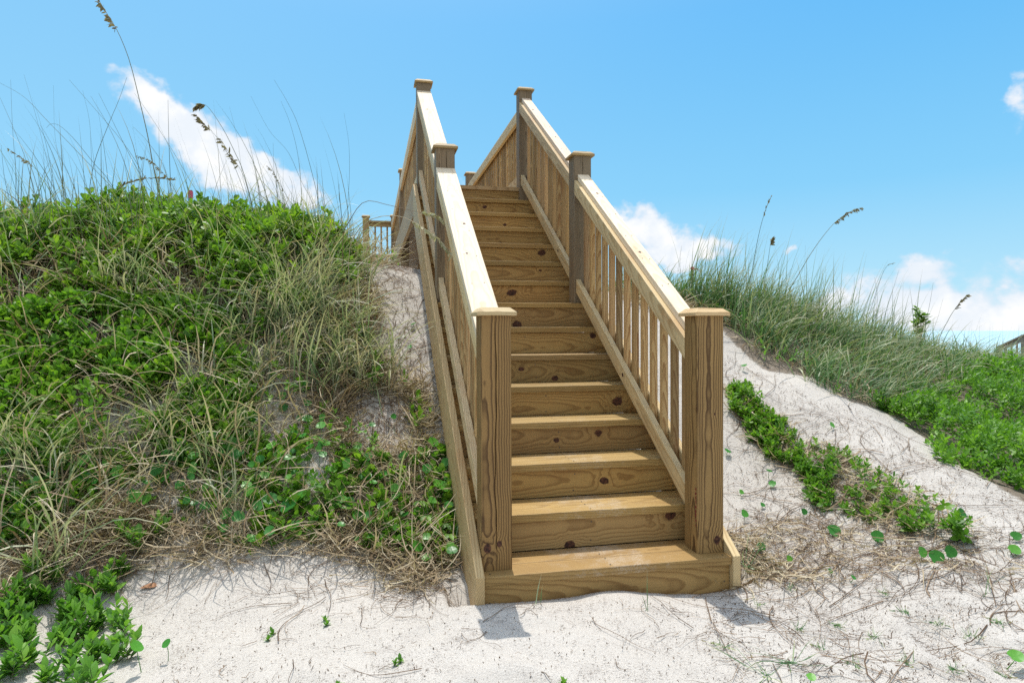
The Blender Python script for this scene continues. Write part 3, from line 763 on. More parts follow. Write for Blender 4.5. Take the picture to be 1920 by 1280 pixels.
def stuff(o, label=None): o['kind'] = 'stuff'; o['label'] = label; return o
stuff(vobj('shrub_foliage', [shrub(Z_CREST, 9500, .44, .064, 'obovate', .6, 1.7, hole=.24)], M_shrub), 'dense glossy green shrub leaves covering the left dune crest')
stuff(vobj('shrub_foliage', [shrub(Z_MID, 1900, .24, .060, 'obovate', .5, 2.6, edge=.2), shrub(Z_LEAF2, 2900, .20, .056, 'obovate', .5, 2.6, reject=[Z_MID], hole=.12), shrub(Z_LOWB, 800, .11, .048, 'obovate', .4, 3., reject=[Z_SAND[0], Z_SAND[1]], hole=-.02, slen=.06, wid=1.5, per=6), shrub(Z_SLOPE, 1700, .16, .055, 'obovate', .5, 2.6, reject=Z_SAND + [Z_BROWN, Z_MID, Z_LOWG], hole=-.02)], M_bright), 'bright green low shrub patch halfway down the left dune')
stuff(vobj('shrub_stems', [stems(Z_CREST, 4500, .38), stems(Z_MID, 1000, .2)], M_twig), 'brown shrub stems inside the left foliage')
stuff(vobj('shrub_foliage', [shrub(Z_RSHRUB, 10500, .30, .040, 'small', .2, 2.2, wid=1.1, edge=.3, per=10, hole=.25)], M_rshrub), 'bright green small leaved shrub mass on the right slope')
stuff(vobj('shrub_foliage', [shrub(Z_VINE, 1500, .12, .034, 'small', .3, 4., edge=.12, wid=1.2, slen=.05, hole=.03, jit=.9)], M_bright), 'green strip of low shrub crossing the white sand right of the stairs')

# ------------------------------------------------------------------ grasses
def clump(cx, cy, n, L, w, spread=.05, th=(.05, .7), bend=(.5, 1.9), az=None, S=7):
    x = cx + rng.normal(size=n) * spread; y = cy + rng.normal(size=n) * spread
    a = U(0, 6.28, n) if az is None else az + rng.normal(size=n) * .9
    return blades(x, y, Z(x, y) - .01, L * U(.5, 1.15, n), w * U(.6, 1.3, n), a, U(*th, n), U(*bend, n), S, .5)[:4]
parts = []
for cx, cy in sample(Z_SLOPE, 165, Z_SAND + [Z_BROWN, Z_MID, Z_FOOT]):
    parts.append(clump(cx, cy, rng.integers(16, 38), U(.32, .72, 1)[0], .0085, .05, (.1, .9), (.6, 2.1), az=(-.9 if rng.random() < .6 else None)))
    if rng.random() < .3: parts.append(clump(cx, cy, 6, .8, .010, .03, (.5, 1.1), (.6, 1.3)))
for a, b_, k_ in [(610, 640, 60), (560, 600, 60), (660, 700, 60), (700, 720, 50), (520, 680, 60), (640, 560, 60), (450, 640, 60), (480, 740, 50), (600, 720, 60), (560, 560, 50), (420, 820, 40), (300, 800, 40), (200, 860, 30), (60, 900, 40), (20, 840, 40), (100, 980, 30), (760, 940, 8), (655, 650, 50), (540, 620, 60), (590, 560, 50), (640, 680, 50)]:
    cx, cy = hit(a, b_); parts.append(clump(min(cx, -.12), cy, int(k_ * 1.3), U(.4, .75, 1)[0], .0085, .08, (.1, .8), (.7, 2.1), az=(-.9 if rng.random() < .5 else None)))
Vg = joinm(parts); Vg = (ground_clamp(Vg[0]),) + Vg[1:]
M_pale = leaf_mat('pale_blade', [(0, (.08, .15, .07)), (.3, (.17, .25, .13)), (.55, (.36, .40, .25)), (.75, (.52, .50, .36)), (1, (.48, .37, .22))], tip=((.50, .43, .28), .5), trans=.25, rough=.45)
stuff(vobj('dune_grass', [Vg], M_pale), 'green and straw arching dune grass on the left slope')
def drymat(poly, n, L=(.08, .34), reject=(), th=(.9, 1.65), w=.0035, bend=(-.4, .9), clampl=.004, spread=None):
    q = sample(poly, n, reject); x, y = q[:, 0], q[:, 1]
    V, Fq, r, t, _ = blades(x, y, Z(x, y) + U(0, .03, n), U(*L, n), U(.6, 1.8, n) * w * 1.35, U(0, 6.28, n), U(*th, n), U(*bend, n), 6, 2.2)
    return ground_clamp(V, clampl), Fq, r, t
stuff(vobj('dead_grass', [drymat(Z_SLOPE, 19000, (.06, .28), reject=Z_SAND + [Z_MID]), drymat(Z_SLOPE, 5000, (.2, .5), Z_SAND, (.3, 1.2), .004, (.4, 1.6)), drymat(Z_BROWN, 3000, (.04, .15)), drymat(Z_EDGE, 1500, (.06, .26), w=.003), drymat(Z_EDGE, 260, (.2, .45), (), (.6, 1.4)), drymat(Z_SLOPE, 3200, (.3, .65), Z_SAND + [Z_FOOT], (.2, 1.1), .005, (.5, 1.8)),
                          drymat(outline([(600, 560), (735, 540), (745, 700), (800, 720), (850, 1050), (600, 1010), (560, 760)]), 3500, (.08, .24), Z_SAND)], M_dry), 'tangled dead tan grass and straw on the left slope')
# tall blades poking out of the crest
parts = []
for cx, cy in sample([(-4.6, 2.7), (-.7, 3.0), (-.7, 3.9), (-4.6, 3.9)], 34):
    parts.append(clump(cx, cy, rng.integers(5, 12), U(.6, 1.05, 1)[0], .007, .06, (.0, .35), (.2, 1.3), az=3.0))
for cx, cy in sample(Z_CREST, 130):
    parts.append(clump(cx, cy, rng.integers(10, 22), U(.5, .85, 1)[0], .0075, .05, (.05, .7), (.4, 2.2)))
stuff(vobj('dune_grass', parts, M_oat), 'tall thin grass blades growing through the crest shrubs')
# right ridge
parts = []
for cx, cy in sample(Z_RGRASS, 560):
    parts.append(clump(cx, cy, rng.integers(22, 44), U(.34, .58, 1)[0], .0085, .06, (.05, .8), (.6, 2.0), az=(-.2 if rng.random() < .7 else None), S=6))
for a, b_ in [(1400, 560), (1440, 565), (1360, 590), (1480, 575), (1530, 590), (1420, 600), (1570, 610), (1330, 560), (1345, 575), (1500, 600), (1620, 640), (1670, 660), (1310, 555)]:
    cx, cy = hit(a, b_); parts.append(clump(cx, cy, 26, .95, .006, .14, (.0, .35), (.2, .9), az=-.2)); parts.append(clump(cx, cy, 80, .60, .008, .09, (.05, .6), (.4, 1.5), az=-.2))
M_ridge = leaf_mat('ridge_blade', [(0, (.04, .11, .035)), (.4, (.09, .20, .065)), (.7, (.20, .29, .13)), (.88, (.38, .40, .24)), (1, (.46, .34, .2))], tip=((.40, .34, .2), .6), trans=.3, rough=.45)
stuff(vobj('dune_grass', parts, M_ridge), 'thick grey green dune grass along the right ridge')
xs, ys = sample(Z_CREST, 420).T; ys = np.maximum(ys, 2.75)
stuff(vobj('tall_thin_grass', [blades(xs, ys, Z(xs, ys) + .1, U(.55, 1.3, 420), U(.004, .007, 420), U(1.6, 4.2, 420), U(0, .3, 420), U(.0, .8, 420), 8)[:4]], M_stalk), 'haze of fine tall grass blades above the left crest')
stuff(vobj('dead_grass', [drymat(Z_RGRASS, 7000, (.1, .35)), drymat(Z_VINE, 900, (.06, .25)), drymat(Z_RLIT, 380, (.05, .26), th=(1.3, 1.65), w=.0024),
                          drymat([(1.9, 2.9), (2.9, 2.6), (3.0, 3.6), (2., 3.9)], 1500, (.1, .3)),
                          drymat(outline([(1385, 1010), (1440, 1040), (1500, 1110), (1400, 1130), (1385, 1100)]), 140, (.1, .32), th=(1.1, 1.6))], M_dry), 'dead straw lying among the plants right of the stairs')
sm = []
for poly, nn in ((Z_RGRASS, 5200), (Z_SLOPE, 4200)):
    sm.append(shrub(poly, nn // 7, .18, .040, 'small', .3, 3., reject=Z_SAND + [Z_BROWN], hole=.05, per=8))
stuff(vobj('ground_cover_leaves', sm, M_herb), 'small green leaves scattered between the grasses')

# twigs and specks lying on open sand
Z_OPENR = outline([(1372, 660), (1500, 720), (1650, 790), (1800, 880), (1990, 1010), (2100, 1290), (1400, 1290), (1380, 1100), (1362, 800)])
Z_OPENF = [(-1.3, -1.1), (1.9, -1.3), (1.6, -.1), (.0, -.12), (-.1, .3), (-1.0, .5), (-1.4, .2)]
def lying(poly, n, L, w, wavy=4., reject=()):
    q = sample(poly, n, reject); x, y = q[:, 0], q[:, 1]; k = len(x)
    S = 7; N = k; a0 = U(0, 6.28, N); t = np.linspace(0, 1, S + 1)
    a = a0[:, None] + (rng.random((N, 1)) - .5) * wavy * t[None] + .5 * np.sin(t[None] * 7 + rng.random((N, 1)) * 6) * rng.random((N, 1))
    LL = U(*L, N)[:, None] / S
    cx = x[:, None] + np.cumsum(np.cos(a) * LL, 1); cy = y[:, None] + np.cumsum(np.sin(a) * LL, 1)
    cz = Z(cx, cy) + .006 + .012 * np.abs(np.sin(t[None] * 5 + rng.random((N, 1)) * 9)) * rng.random((N, 1))
    P = np.stack([cx, cy, cz], -1); ww = (U(.6, 1.5, N) * w)[:, None] * (1.05 - .7 * t[None])
    s = np.stack([-np.sin(a), np.cos(a), 0 * a], -1) * ww[..., None] * .5; up = np.array([0, 0, 1.]) * ww[..., None] * .55
    V = np.stack([P + s, P + up, P - s], 2).reshape(-1, 3)
    b_ = (np.arange(N) * (S + 1) * 3)[:, None] + (np.arange(S) * 3)[None]
    F1 = np.stack([b_, b_ + 1, b_ + 4, b_ + 3], -1).reshape(-1, 4); F2 = np.stack([b_ + 1, b_ + 2, b_ + 5, b_ + 4], -1).reshape(-1, 4)
    return V, np.vstack([F1, F2]), np.repeat(rng.random(N), (S + 1) * 3), np.tile(np.repeat(t, 3), N)
REJ = [[(-.07, -.05), (WID + .07, -.05), (WID + .07, 4), (-.07, 4)]]
stuff(vobj('sand_debris', [lying(Z_OPENR, 430, (.04, .24), .0026), lying(Z_OPENR, 130, (.3, .7), .004, 2.), lying(Z_OPENF, 150, (.03, .16), .0025), lying(Z_OPENF, 26, (.2, .45), .0035, 3.),
                           lying(Z_OPENR, 4000, (.006, .022), .0025), lying(Z_OPENF, 2200, (.005, .014), .0022), lying(Z_SAND[0], 300, (.04, .25), .003), lying(Z_SAND[1], 160, (.04, .2), .003), lying(Z_EDGE, 300, (.08, .4), .003, 3.), lying(Z_SAND[0], 120, (.1, .4), .004), lying(Z_SAND[1], 90, (.1, .4), .004), lying(Z_RLIT, 330, (.06, .35), .0035),
                           lying([(1.9, -1.4), (3.4, -1.3), (3.2, -.2), (1.9, -.2)], 500, (.04, .25), .003), lying([(-.9, .1), (.0, -.05), (.0, .45), (-.9, .55)], 80, (.1, .35), .003)], M_twig), 'thin dark twigs and bark bits lying on the white sand')

# ------------------------------------------------------------------ sea oats and stalks standing against the sky
def tube(pts, r0, r1, k=5):
    pts = [Vector(p) for p in pts]; n = len(pts); V = []; Fq = []; T = []
    for i, p in enumerate(pts):
        d = (pts[min(i + 1, n - 1)] - pts[max(i - 1, 0)]).normalized(); s = d.cross(Vector((.31, .2, .93))).normalized(); u = d.cross(s); r = r0 + (r1 - r0) * i / (n - 1)
        for j in range(k):
            a = j * 2 * math.pi / k; V.append(tuple(p + s * math.cos(a) * r + u * math.sin(a) * r)); T.append(i / (n - 1))
    for i in range(n - 1):
        for j in range(k): Fq.append((i * k + j, i * k + (j + 1) % k, (i + 1) * k + (j + 1) % k, (i + 1) * k + j))
    return np.array(V), np.array(Fq), np.full(len(V), random.random()), np.array(T)
def spline(pts, n=16):
    P = [Vector(p) for p in pts]; P = [P[0] * 2 - P[1]] + P + [P[-1] * 2 - P[-2]]; out = []
    m = len(P) - 3
    for i in range(n + 1):
        s = i / n * m; j = min(int(s), m - 1); t = s - j; a, b_, c, d = P[j:j + 4]
        out.append(.5 * ((2 * b_) + (c - a) * t + (2 * a - 5 * b_ + 4 * c - d) * t * t + (3 * b_ - a - 3 * c + d) * t ** 3))
    return out
def seedhead(path, n, L, droop):
    path = [np.array(p) for p in path]; P = []; D_ = []
    for i in range(n):
        s = (i + .5) / n * (len(path) - 1); j = min(int(s), len(path) - 2); p = path[j] + (path[j + 1] - path[j]) * (s - j)
        d = path[j + 1] - path[j]; d = d / (np.linalg.norm(d) + 1e-9)
        P.append(p); D_.append(d * .7 + np.array(droop) * U(.4, 1.3, 1)[0] + rng.normal(size=3) * .28)
    P = np.array(P); D_ = np.array(D_)
    return leaves(P, D_, rng.normal(size=P.shape), U(.6, 1.15, n) * L, 'seed', 1.1)
def stalk_thing(pxs, d, label, head=None, r=.0026, nseed=26, droop=(0, 0, -.9), name='sea_oat', group=None, sl=.034, pale=False):
    """pxs from the foot to the tip along the sight lines; foot sunk to the dune"""
    P3 = [at(x, y, dd) for (x, y), dd in zip(pxs, d if isinstance(d, (list, tuple)) else [d] * len(pxs))]
    foot = P3[0].copy(); gz = float(Z(np.array([foot.x]), np.array([foot.y]))[0])
    if foot.z > gz + .02: P3 = [Vector((foot.x + .01, foot.y, gz - .02))] + P3
    pts = spline(P3, 22); r *= 1.3
    if head:
        e = empty(name, pts[0], label, 'sea oat' if name == 'sea_oat' else 'grass stalk', group)
        sl *= 1.45; nseed = int(nseed * 1.25); V, Fq, a, t = tube(pts, r, r * .35)
        M = Matrix.Translation(pts[0])
        vobj('stalk', [(V, Fq, a, t)], M_dry if pale else M_stalk, e, M)
        k = max(2, int(len(pts) * (1 - head)))
        vobj('seed_head', [seedhead(pts[k:], nseed, sl, droop)], M_pseed if pale else M_seed, e, M)
        return e
    M = Matrix.Translation(pts[0])
    o = vobj(name, [tube(pts, r, r * .3)], M_stalk, None, M)
    return tag(o, label, 'grass stalk', group)
D1 = 5.7
stalk_thing([(307, 400), (290, 325), (277, 255), (262, 190), (243, 115), (222, 62), (203, 30), (186, 2)], D1, 'tallest sea oat on the left dune, its dark seed head reaching the top edge', .22, .0038, 40, (-.2, 0, -.8))
stalk_thing([(478, 410), (457, 325), (440, 285), (420, 245), (396, 208), (382, 196), (368, 200)], D1, 'sea oat with a thick fan shaped seed head in front of the big cloud', .20, .0026, 46, (-.3, 0, -.9), sl=.038)
stalk_thing([(468, 400), (447, 330), (425, 285), (402, 252), (384, 234), (366, 214)], D1, 'sea oat with a narrow seed head just below the fan shaped one', .30, .0018, 32, (-.2, 0, -.5))
stalk_thing([(476, 410), (460, 340), (446, 310), (432, 290), (413, 260)], D1, 'short sea oat with its seed head low on the cloud edge', .42, .0018, 28, (-.25, 0, -.6))
stalk_thing([(110, 395), (90, 345), (62, 312), (40, 296), (14, 278)], D1, 'sea oat bending left near the photo edge with a loose seed head', .40, .0016, 26, (-.1, 0, -.5), sl=.022)
stalk_thing([(345, 400), (325, 350), (300, 318), (280, 300), (256, 292)], D1 - .1, 'small sea oat with a ragged seed head left of the upright stalk', .50, .0016, 30, (0, 0, -.6), sl=.022)
stalk_thing([(205, 385), (225, 352), (252, 340), (285, 334), (325, 338)], D1 - .2, 'brown sea oat head lying sideways low over the crest', .62, .0018, 44, (.1, 0, .35), sl=.026)
stalk_thing([(560, 405), (540, 372), (525, 345), (512, 322), (502, 312)], D1, 'pale small sea oat in front of the cloud tail', .5, .0014, 18, (.2, 0, -.7), sl=.016)
stalk_thing([(642, 455), (655, 415), (684, 378), (730, 385), (785, 398), (815, 404), (838, 418)], [5.1, 5.0, 4.9, 4.75, 4.6, 4.55, 4.5], 'straw coloured sea oat arching right in front of the left handrail', .30, .0024, 60, (.1, 0, -.35), sl=.032, pale=True)
stalk_thing([(655, 470), (690, 415), (745, 405), (790, 425), (825, 452), (852, 484)], [5.0, 4.9, 4.75, 4.6, 4.5, 4.45], 'lower arching sea oat drooping over the left handrail', .40, .0022, 56, (0, 0, -.55), sl=.032, pale=True)
stalk_thing([(1405, 545), (1415, 480), (1425, 430), (1435, 395), (1446, 368)], 7.0, 'tallest upright sea oat spike on the right ridge', .30, .003, 22, (0, 0, .3), sl=.02)
stalk_thing([(1432, 545), (1440, 490), (1444, 462), (1447, 450)], 7.0, 'short sea oat with a pale tuft beside the tall right spike', .22, .0026, 26, (.3, 0, -.3), sl=.035)
stalk_thing([(1468, 570), (1500, 510), (1524, 470), (1548, 437), (1568, 415), (1590, 399), (1616, 389)], 7.1, 'long sea oat leaning right with a dark drooping seed head over the right ridge', .34, .0032, 40, (.1, 0, -.75), sl=.032)
stalk_thing([(1760, 640), (1778, 600), (1790, 580), (1802, 565), (1814, 553)], 7.6, 'sea oat with a feathery head right of the young shrub', .42, .003, 28, (.4, 0, -.2), sl=.035)
stalk_thing([(1620, 620), (1636, 570), (1648, 530), (1662, 500), (1676, 493)], 7.3, 'thin curved sea oat between the ridge grass and the young shrub', .2, .0022, 10, (.2, 0, -.2), sl=.014)
GL = 'bare grass stalks above the left dune crest'
bare = [[(165, 395), (175, 312), (203, 235), (222, 190), (238, 145)], [(232, 395), (205, 340), (175, 305), (140, 262), (112, 236), (95, 233), (87, 240)], [(72, 395), (50, 305), (25, 240), (-5, 172)],
        [(322, 395), (318, 300), (316, 240), (315, 188)], [(600, 395), (580, 305), (558, 232), (538, 190), (514, 150)], [(567, 395), (560, 300), (545, 235), (527, 190)], [(652, 400), (655, 330), (654, 270), (645, 212)],
        [(245, 395), (150, 290), (90, 228), (45, 182), (-5, 153)], [(20, 395), (8, 330), (2, 272)], [(35, 395), (28, 300), (23, 230), (20, 150)], [(178, 395), (172, 310), (168, 230), (155, 170)],
        [(110, 395), (88, 300), (68, 220), (45, 140)], [(150, 395), (130, 330), (85, 250), (75, 235)], [(260, 395), (235, 310), (205, 240), (170, 180)], [(282, 395), (268, 340), (240, 285), (215, 235), (185, 175)],
        [(300, 395), (270, 330), (225, 260), (130, 150)], [(390, 395), (360, 345), (325, 285), (280, 215), (252, 175)], [(318, 395), (310, 320), (280, 270), (250, 238)], [(525, 395), (515, 330), (513, 300), (512, 268)],
        [(590, 395), (565, 340), (540, 285), (505, 245), (470, 180)], [(470, 395), (455, 330), (445, 260), (430, 200)], [(430, 395), (425, 330), (418, 300)], [(205, 395), (195, 330), (193, 300)], [(140, 395), (130, 330), (105, 270), (100, 160)],
        [(355, 400), (350, 340), (335, 280)], [(395, 400), (405, 350), (425, 300)], [(640, 400), (636, 370), (636, 345)], [(60, 395), (80, 330), (95, 300)], [(8, 395), (20, 350), (25, 300)], [(290, 395), (285, 330), (270, 280)], [(545, 400), (548, 350), (542, 330)]]
for i, p in enumerate(bare):
    stalk_thing(p, D1 + random.uniform(-.25, .35), 'thin bare grass stalk rising against the sky over the left dune crest', None, random.uniform(.0011, .0024) + (.0008 if i in (0, 1, 2, 3) else 0), name='grass_stalk', group=GL)
GR = 'bare grass stalks above the right ridge'
for p in [[(1563, 590), (1563, 530), (1566, 490)], [(1655, 610), (1672, 550), (1686, 505)], [(1280, 560), (1275, 500), (1278, 460)], [(1268, 560), (1272, 500), (1277, 465)], [(1355, 560), (1356, 500), (1355, 460)], [(1352, 560), (1352, 490), (1350, 440)],
          [(1380, 570), (1380, 510), (1378, 460)], [(1395, 560), (1405, 500), (1412, 462)], [(1508, 600), (1508, 530), (1510, 460)], [(1735, 620), (1745, 560), (1750, 530)], [(1510, 600), (1516, 540), (1512, 490)], [(1700, 620), (1720, 560), (1728, 530)],
          [(1640, 620), (1645, 560), (1640, 520)], [(1745, 640), (1760, 590), (1768, 560)], [(1590, 600), (1600, 560), (1602, 520)]]:
    stalk_thing(p, random.uniform(7.0, 7.8), 'thin bare grass stalk rising over the grass of the right ridge', None, random.uniform(.0011, .002), name='grass_stalk', group=GR)
# a far fringe of stalks that nobody could count
fx, fy = [], []
n = 620; xs = U(5.2, 9.5, n); ys = U(4.5, 7.5, n)
o = blades(xs, ys, Z(xs, ys), U(.4, 1.05, n), U(.003, .005, n), U(-.6, .8, n), U(0, .25, n), U(0, .5, n), 6)[:4]
stuff(vobj('far_grass_fringe', [o], M_stalk), 'thin grass stalks standing behind the right shrubs')

# ------------------------------------------------------------------ pennywort, herbs, seedlings
def round_leaf(c, N_, r):
    N_ = Vector(N_).normalized(); s = N_.cross(Vector((.2, 1, .1))).normalized(); u = N_.cross(s); k = 14
    V = [tuple(c)]; T = [0.]
    ph = random.random() * 6
    for ring, rr in ((1, .55), (2, 1.)):
        for j in range(k):
            a = j * 2 * math.pi / k; w_ = rr * r * (1 + (.05 * math.sin(3 * a + ph) if ring == 2 else 0)) * (.80 if (j == 0 and ring == 2) else 1)
            p = c + s * math.cos(a) * w_ + u * math.sin(a) * w_ + N_ * (.10 * r * rr * rr + .04 * r * math.sin(5 * a + ph) * rr)
            V.append(tuple(p)); T.append(rr)
    Fq = [(1 + j, 1 + (j + 1) % k, 1 + k + (j + 1) % k, 1 + k + j) for j in range(k)]
    Ft = [(0, 1 + (j + 1) % k, 1 + j) for j in range(k)]
    return V, Fq, Ft, T
LPX = []
def pennywort(px, py, rp, label, group):
    x, y = hit(px, py, .03); z = float(Z(np.array([x]), np.array([y]))[0])
    dist = (Vector((x, y, z)) - CAM).length; r = rp / FPX * dist * .92
    stem_h = random.uniform(.07, .14) if px < 900 and py > 780 else random.uniform(.02, .06)
    c = Vector((x, y, z + stem_h)); N_ = Vector((random.uniform(-.5, .5), random.uniform(-1.2, -.1), random.uniform(.5, 1.)))
    V, Fq, Ft, T = round_leaf(c, N_, r)
    # petiole
    pts = spline([Vector((x + random.uniform(-.02, .02), y + .02, z - .01)), c + Vector((.004, .01, -stem_h * .5)), c], 4)
    Vt, Fqt, _, _ = tube(pts, .0018, .0012, 4); off = len(V)
    org = np.array([x, y, z])
    VV = np.vstack([np.array(V), Vt]) - org
    rv = random.random() ** 1.3
    me_ = np_obj('pennywort', VV, [np.vstack([np.array(Fq), Fqt + off]), np.array(Ft)], M_penny, None, Matrix.Translation(Vector((x, y, z))), attrs={'rnd': np.full(len(VV), rv), 'tip': np.r_[T, np.zeros(len(Vt))]}, smooth=False)
    tag(me_, label, 'pennywort', group)
for cx, cy in sample(Z_LOWB, 95, jit=.3):
    d_ = Vector((cx, cy, float(Z(np.array([cx]), np.array([cy]))[0]))) - CAM
    LPX.append((960 + FPX * d_.dot(Rv) / d_.dot(Fv), 640 - FPX * d_.dot(Uv) / d_.dot(Fv), random.uniform(5, 12)))
LP = LPX + [(525, 861, 12), (571, 724, 8), (576, 760, 9), (565, 780, 10), (577, 807, 10), (602, 832, 10), (775, 603, 6), (768, 644, 5), (782, 1043, 12), (716, 900, 13), (684, 911, 13), (651, 895, 10), (757, 867, 13), (790, 857, 11), (812, 850, 12), (820, 925, 13),
      (717, 962, 11), (656, 961, 10), (603, 857, 8), (604, 798, 7), (550, 996, 13), (506, 954, 14), (541, 968, 17), (563, 956, 13), (496, 909, 9), (531, 761, 9), (529, 738, 9), (738, 808, 6), (698, 817, 7), (775, 1018, 8), (590, 986, 8), (158, 888, 12), (178, 880, 8),
      (204, 886, 11), (119, 879, 10), (86, 872, 10), (228, 836, 9), (293, 903, 11), (326, 883, 9), (431, 848, 15), (416, 851, 11), (472, 795, 13), (220, 905, 11), (183, 903, 9), (86, 924, 11), (424, 979, 11), (69, 936, 9), (690, 1000, 8), (640, 1010, 8),
      (360, 900, 9), (385, 925, 8), (340, 850, 8), (250, 960, 7), (20, 900, 9), (5, 880, 9), (450, 880, 8), (800, 900, 10), (740, 935, 9), (690, 870, 10), (670, 850, 9), (810, 960, 9), (760, 985, 8), (835, 880, 9), (700, 935, 8), (620, 900, 8)]
for a, b_, r in LP: pennywort(a, b_, r, 'round flat pennywort leaf on the dry grass slope left of the stairs', 'pennywort leaves low on the left slope')
for a, b_, r in [(127, 624, 12), (254, 595, 11), (79, 668, 11), (226, 679, 10), (175, 647, 9), (222, 629, 8), (40, 640, 9), (300, 655, 8)]:
    pennywort(a, b_, r, 'yellowish round leaf among the bright shrub patch on the left dune', 'round leaves in the left shrub patch')
for a, b_, r in [(312, 1222, 8), (256, 1245, 12)]: pennywort(a, b_, r, 'round leaf on the sand at the edge of the lower left herbs', 'round leaves beside the lower left herbs')
for a, b_, r in [(1396, 971, 8), (1364, 838, 7), (1564, 1001, 12), (1645, 1021, 11), (1756, 1059, 12), (1729, 1060, 9), (1804, 971, 9), (1902, 1042, 9), (1905, 1239, 11), (1427, 1040, 8), (1600, 1096, 5), (1557, 1083, 5), (1442, 883, 6), (1448, 898, 7), (1549, 946, 9), (1521, 1273, 8), (1905, 1015, 8),
                 (1782, 1059, 10), (1508, 971, 6), (1395, 686, 6), (1560, 792, 6), (1430, 942, 5), (1480, 1060, 6), (1390, 917, 5), (1647, 1025, 6)]:
    pennywort(a, b_, r, 'round pennywort leaf on the white sand right of the stairs', 'pennywort leaves on the right sand')

def herb(px, py, nst, h, ls, label, group=None, name='seaside_herb', cat='herb', mat=None, kind='lance', wid=1.25, lift=.0):
    x, y = hit(px, py); z = float(Z(np.array([x]), np.array([y]))[0])
    e = empty(name, (x, y, z), label, cat, group); M = Matrix.Translation(Vector((x, y, z)))
    P = []; D_ = []; N_ = []; S_ = []; st = []
    for i in range(nst):
        a = random.random() * 6.28; tl = random.uniform(.1, .75); hh = h * random.uniform(.6, 1.1)
        b0 = Vector((x + random.uniform(-.03, .03), y + random.uniform(-.03, .03), z - .01))
        tip = b0 + Vector((math.cos(a) * math.sin(tl), math.sin(a) * math.sin(tl), math.cos(tl))) * hh
        pts = spline([b0, b0.lerp(tip, .5) + Vector((0, 0, -.1 * hh)), tip], 5); st.append(tube(pts, .0022, .0014, 4))
        nl = random.randint(7, 11)
        for j in range(nl):
            t = .25 + .75 * (j + 1) / nl; p = pts[min(5, int(t * 5))].lerp(pts[min(5, int(t * 5) + 1)], t * 5 % 1)
            aa = j * 2.4 + a; el_ = .25 + .95 * t
            d = Vector((math.cos(aa) * math.cos(el_), math.sin(aa) * math.cos(el_), math.sin(el_)))
            P.append(tuple(p)); D_.append(tuple(d)); n_ = Vector((-math.cos(aa) * math.sin(el_), -math.sin(aa) * math.sin(el_), math.cos(el_))) + Vector((random.uniform(-.3, .3), random.uniform(-.3, .3), 0)); N_.append(tuple(n_)); S_.append(ls * random.uniform(.65, 1.2))
    vobj('stem', st, M_stalk, e, M)
    vobj('leaves', [leaves(np.array(P), np.array(D_), np.array(N_), np.array(S_), kind, wid)], mat or M_herb, e, M)
    return e
HB = [(67, 1085, 5), (25, 1135, 6), (37, 1172, 6), (82, 1140, 6), (155, 1118, 6), (207, 1105, 6), (155, 1190, 7), (190, 1172, 7), (237, 1178, 6), (220, 1082, 4), (235, 1008, 4), (262, 1036, 4), (297, 1014, 3), (75, 1022, 4), (140, 1250, 6), (187, 1236, 6), (226, 1236, 5),
      (15, 1215, 6), (50, 1245, 6), (110, 1200, 6), (100, 1095, 4), (-30, 1130, 6), (-40, 1200, 6), (10, 1275, 6), (95, 1285, 6), (170, 1290, 6), (60, 1120, 6), (5, 1165, 6), (125, 1165, 6), (20, 1020, 4), (-60, 1260, 6), (40, 1205, 6)]
for a, b_, k_ in HB:
    herb(a, b_, k_ + 1, random.uniform(.08, .13), random.uniform(.044, .060), 'leafy green herb with broad toothed leaves in the lower left sand corner', 'broad leaved herbs in the lower left corner')
for a, b_, k_ in [(450, 700, 4), (820, 1020, 3), (700, 830, 3), (590, 1000, 3), (660, 980, 3), (410, 960, 3), (480, 990, 3), (350, 960, 3), (140, 1000, 3), (470, 830, 3), (380, 870, 4), (60, 1000, 3), (545, 690, 3)]:
    herb(a, b_, k_, .08, .04, 'small leafy herb growing in the dry grass of the left slope', 'small herbs on the left slope', mat=M_bright)
for (a, b_), lb in zip([(742, 1252), (652, 1276), (1040, 1274), (606, 1166), (508, 1190)], ['small grey green seedling on the sand below the dune toe', 'seedling at the bottom edge of the photo, left of centre', 'tiny seedling at the bottom edge below the stairs', 'faint sprout on the pale sand left of the stairs', 'tiny yellow green sprout at the centre of the left sand']):
    herb(a, b_, 2, .025, .022, lb, None, 'seedling', 'seedling', M_herb, 'small')
def sprout(px, py, n, L, label, th=(.0, .5), bend=(.1, 1.), group=None, w=.004, az=None):
    x, y = hit(px, py); z = float(Z(np.array([x]), np.array([y]))[0]); M = Matrix.Translation(Vector((x, y, z)))
    V, Fq, r, t = clump(x, y, n, L, w, .008, th, bend, az); o = vobj('grass_sprout', [(ground_clamp(V), Fq, r, t)], M_oat, None, M)
    return tag(o, label, 'grass sprout', group)
sprout(1010, 1133, 4, .17, 'green grass sprout in front of the bottom step, left of its centre')
sprout(1215, 1152, 3, .20, 'thin grass sprout leaning left in front of the bottom step')
sprout(1482, 1246, 9, .24, 'dark green grass tuft at the bottom right of the stairs', (.6, 1.3), (.2, 1.))
sprout(1440, 1268, 8, .25, 'grass tuft lying flat near the bottom edge right of the stairs', (.8, 1.4), (.1, .7))
sprout(1850, 1130, 4, .16, 'upright grass sprout on the sand near the right edge')
for a, b_ in [(1500, 1190), (1570, 1180), (1640, 1200), (1690, 1160), (1760, 1180), (1820, 1200), (1600, 1250), (1700, 1240), (1790, 1260), (1870, 1180), (1540, 1220), (1420, 1140), (1350, 1210), (1660, 1130), (1480, 1120), (1880, 1270)]:
    sprout(a, b_, 10, .07, 'tiny dry grass tuft on the sand in the lower right', (.2, 1.2), (.1, .8), 'tiny tufts on the lower right sand', .003)
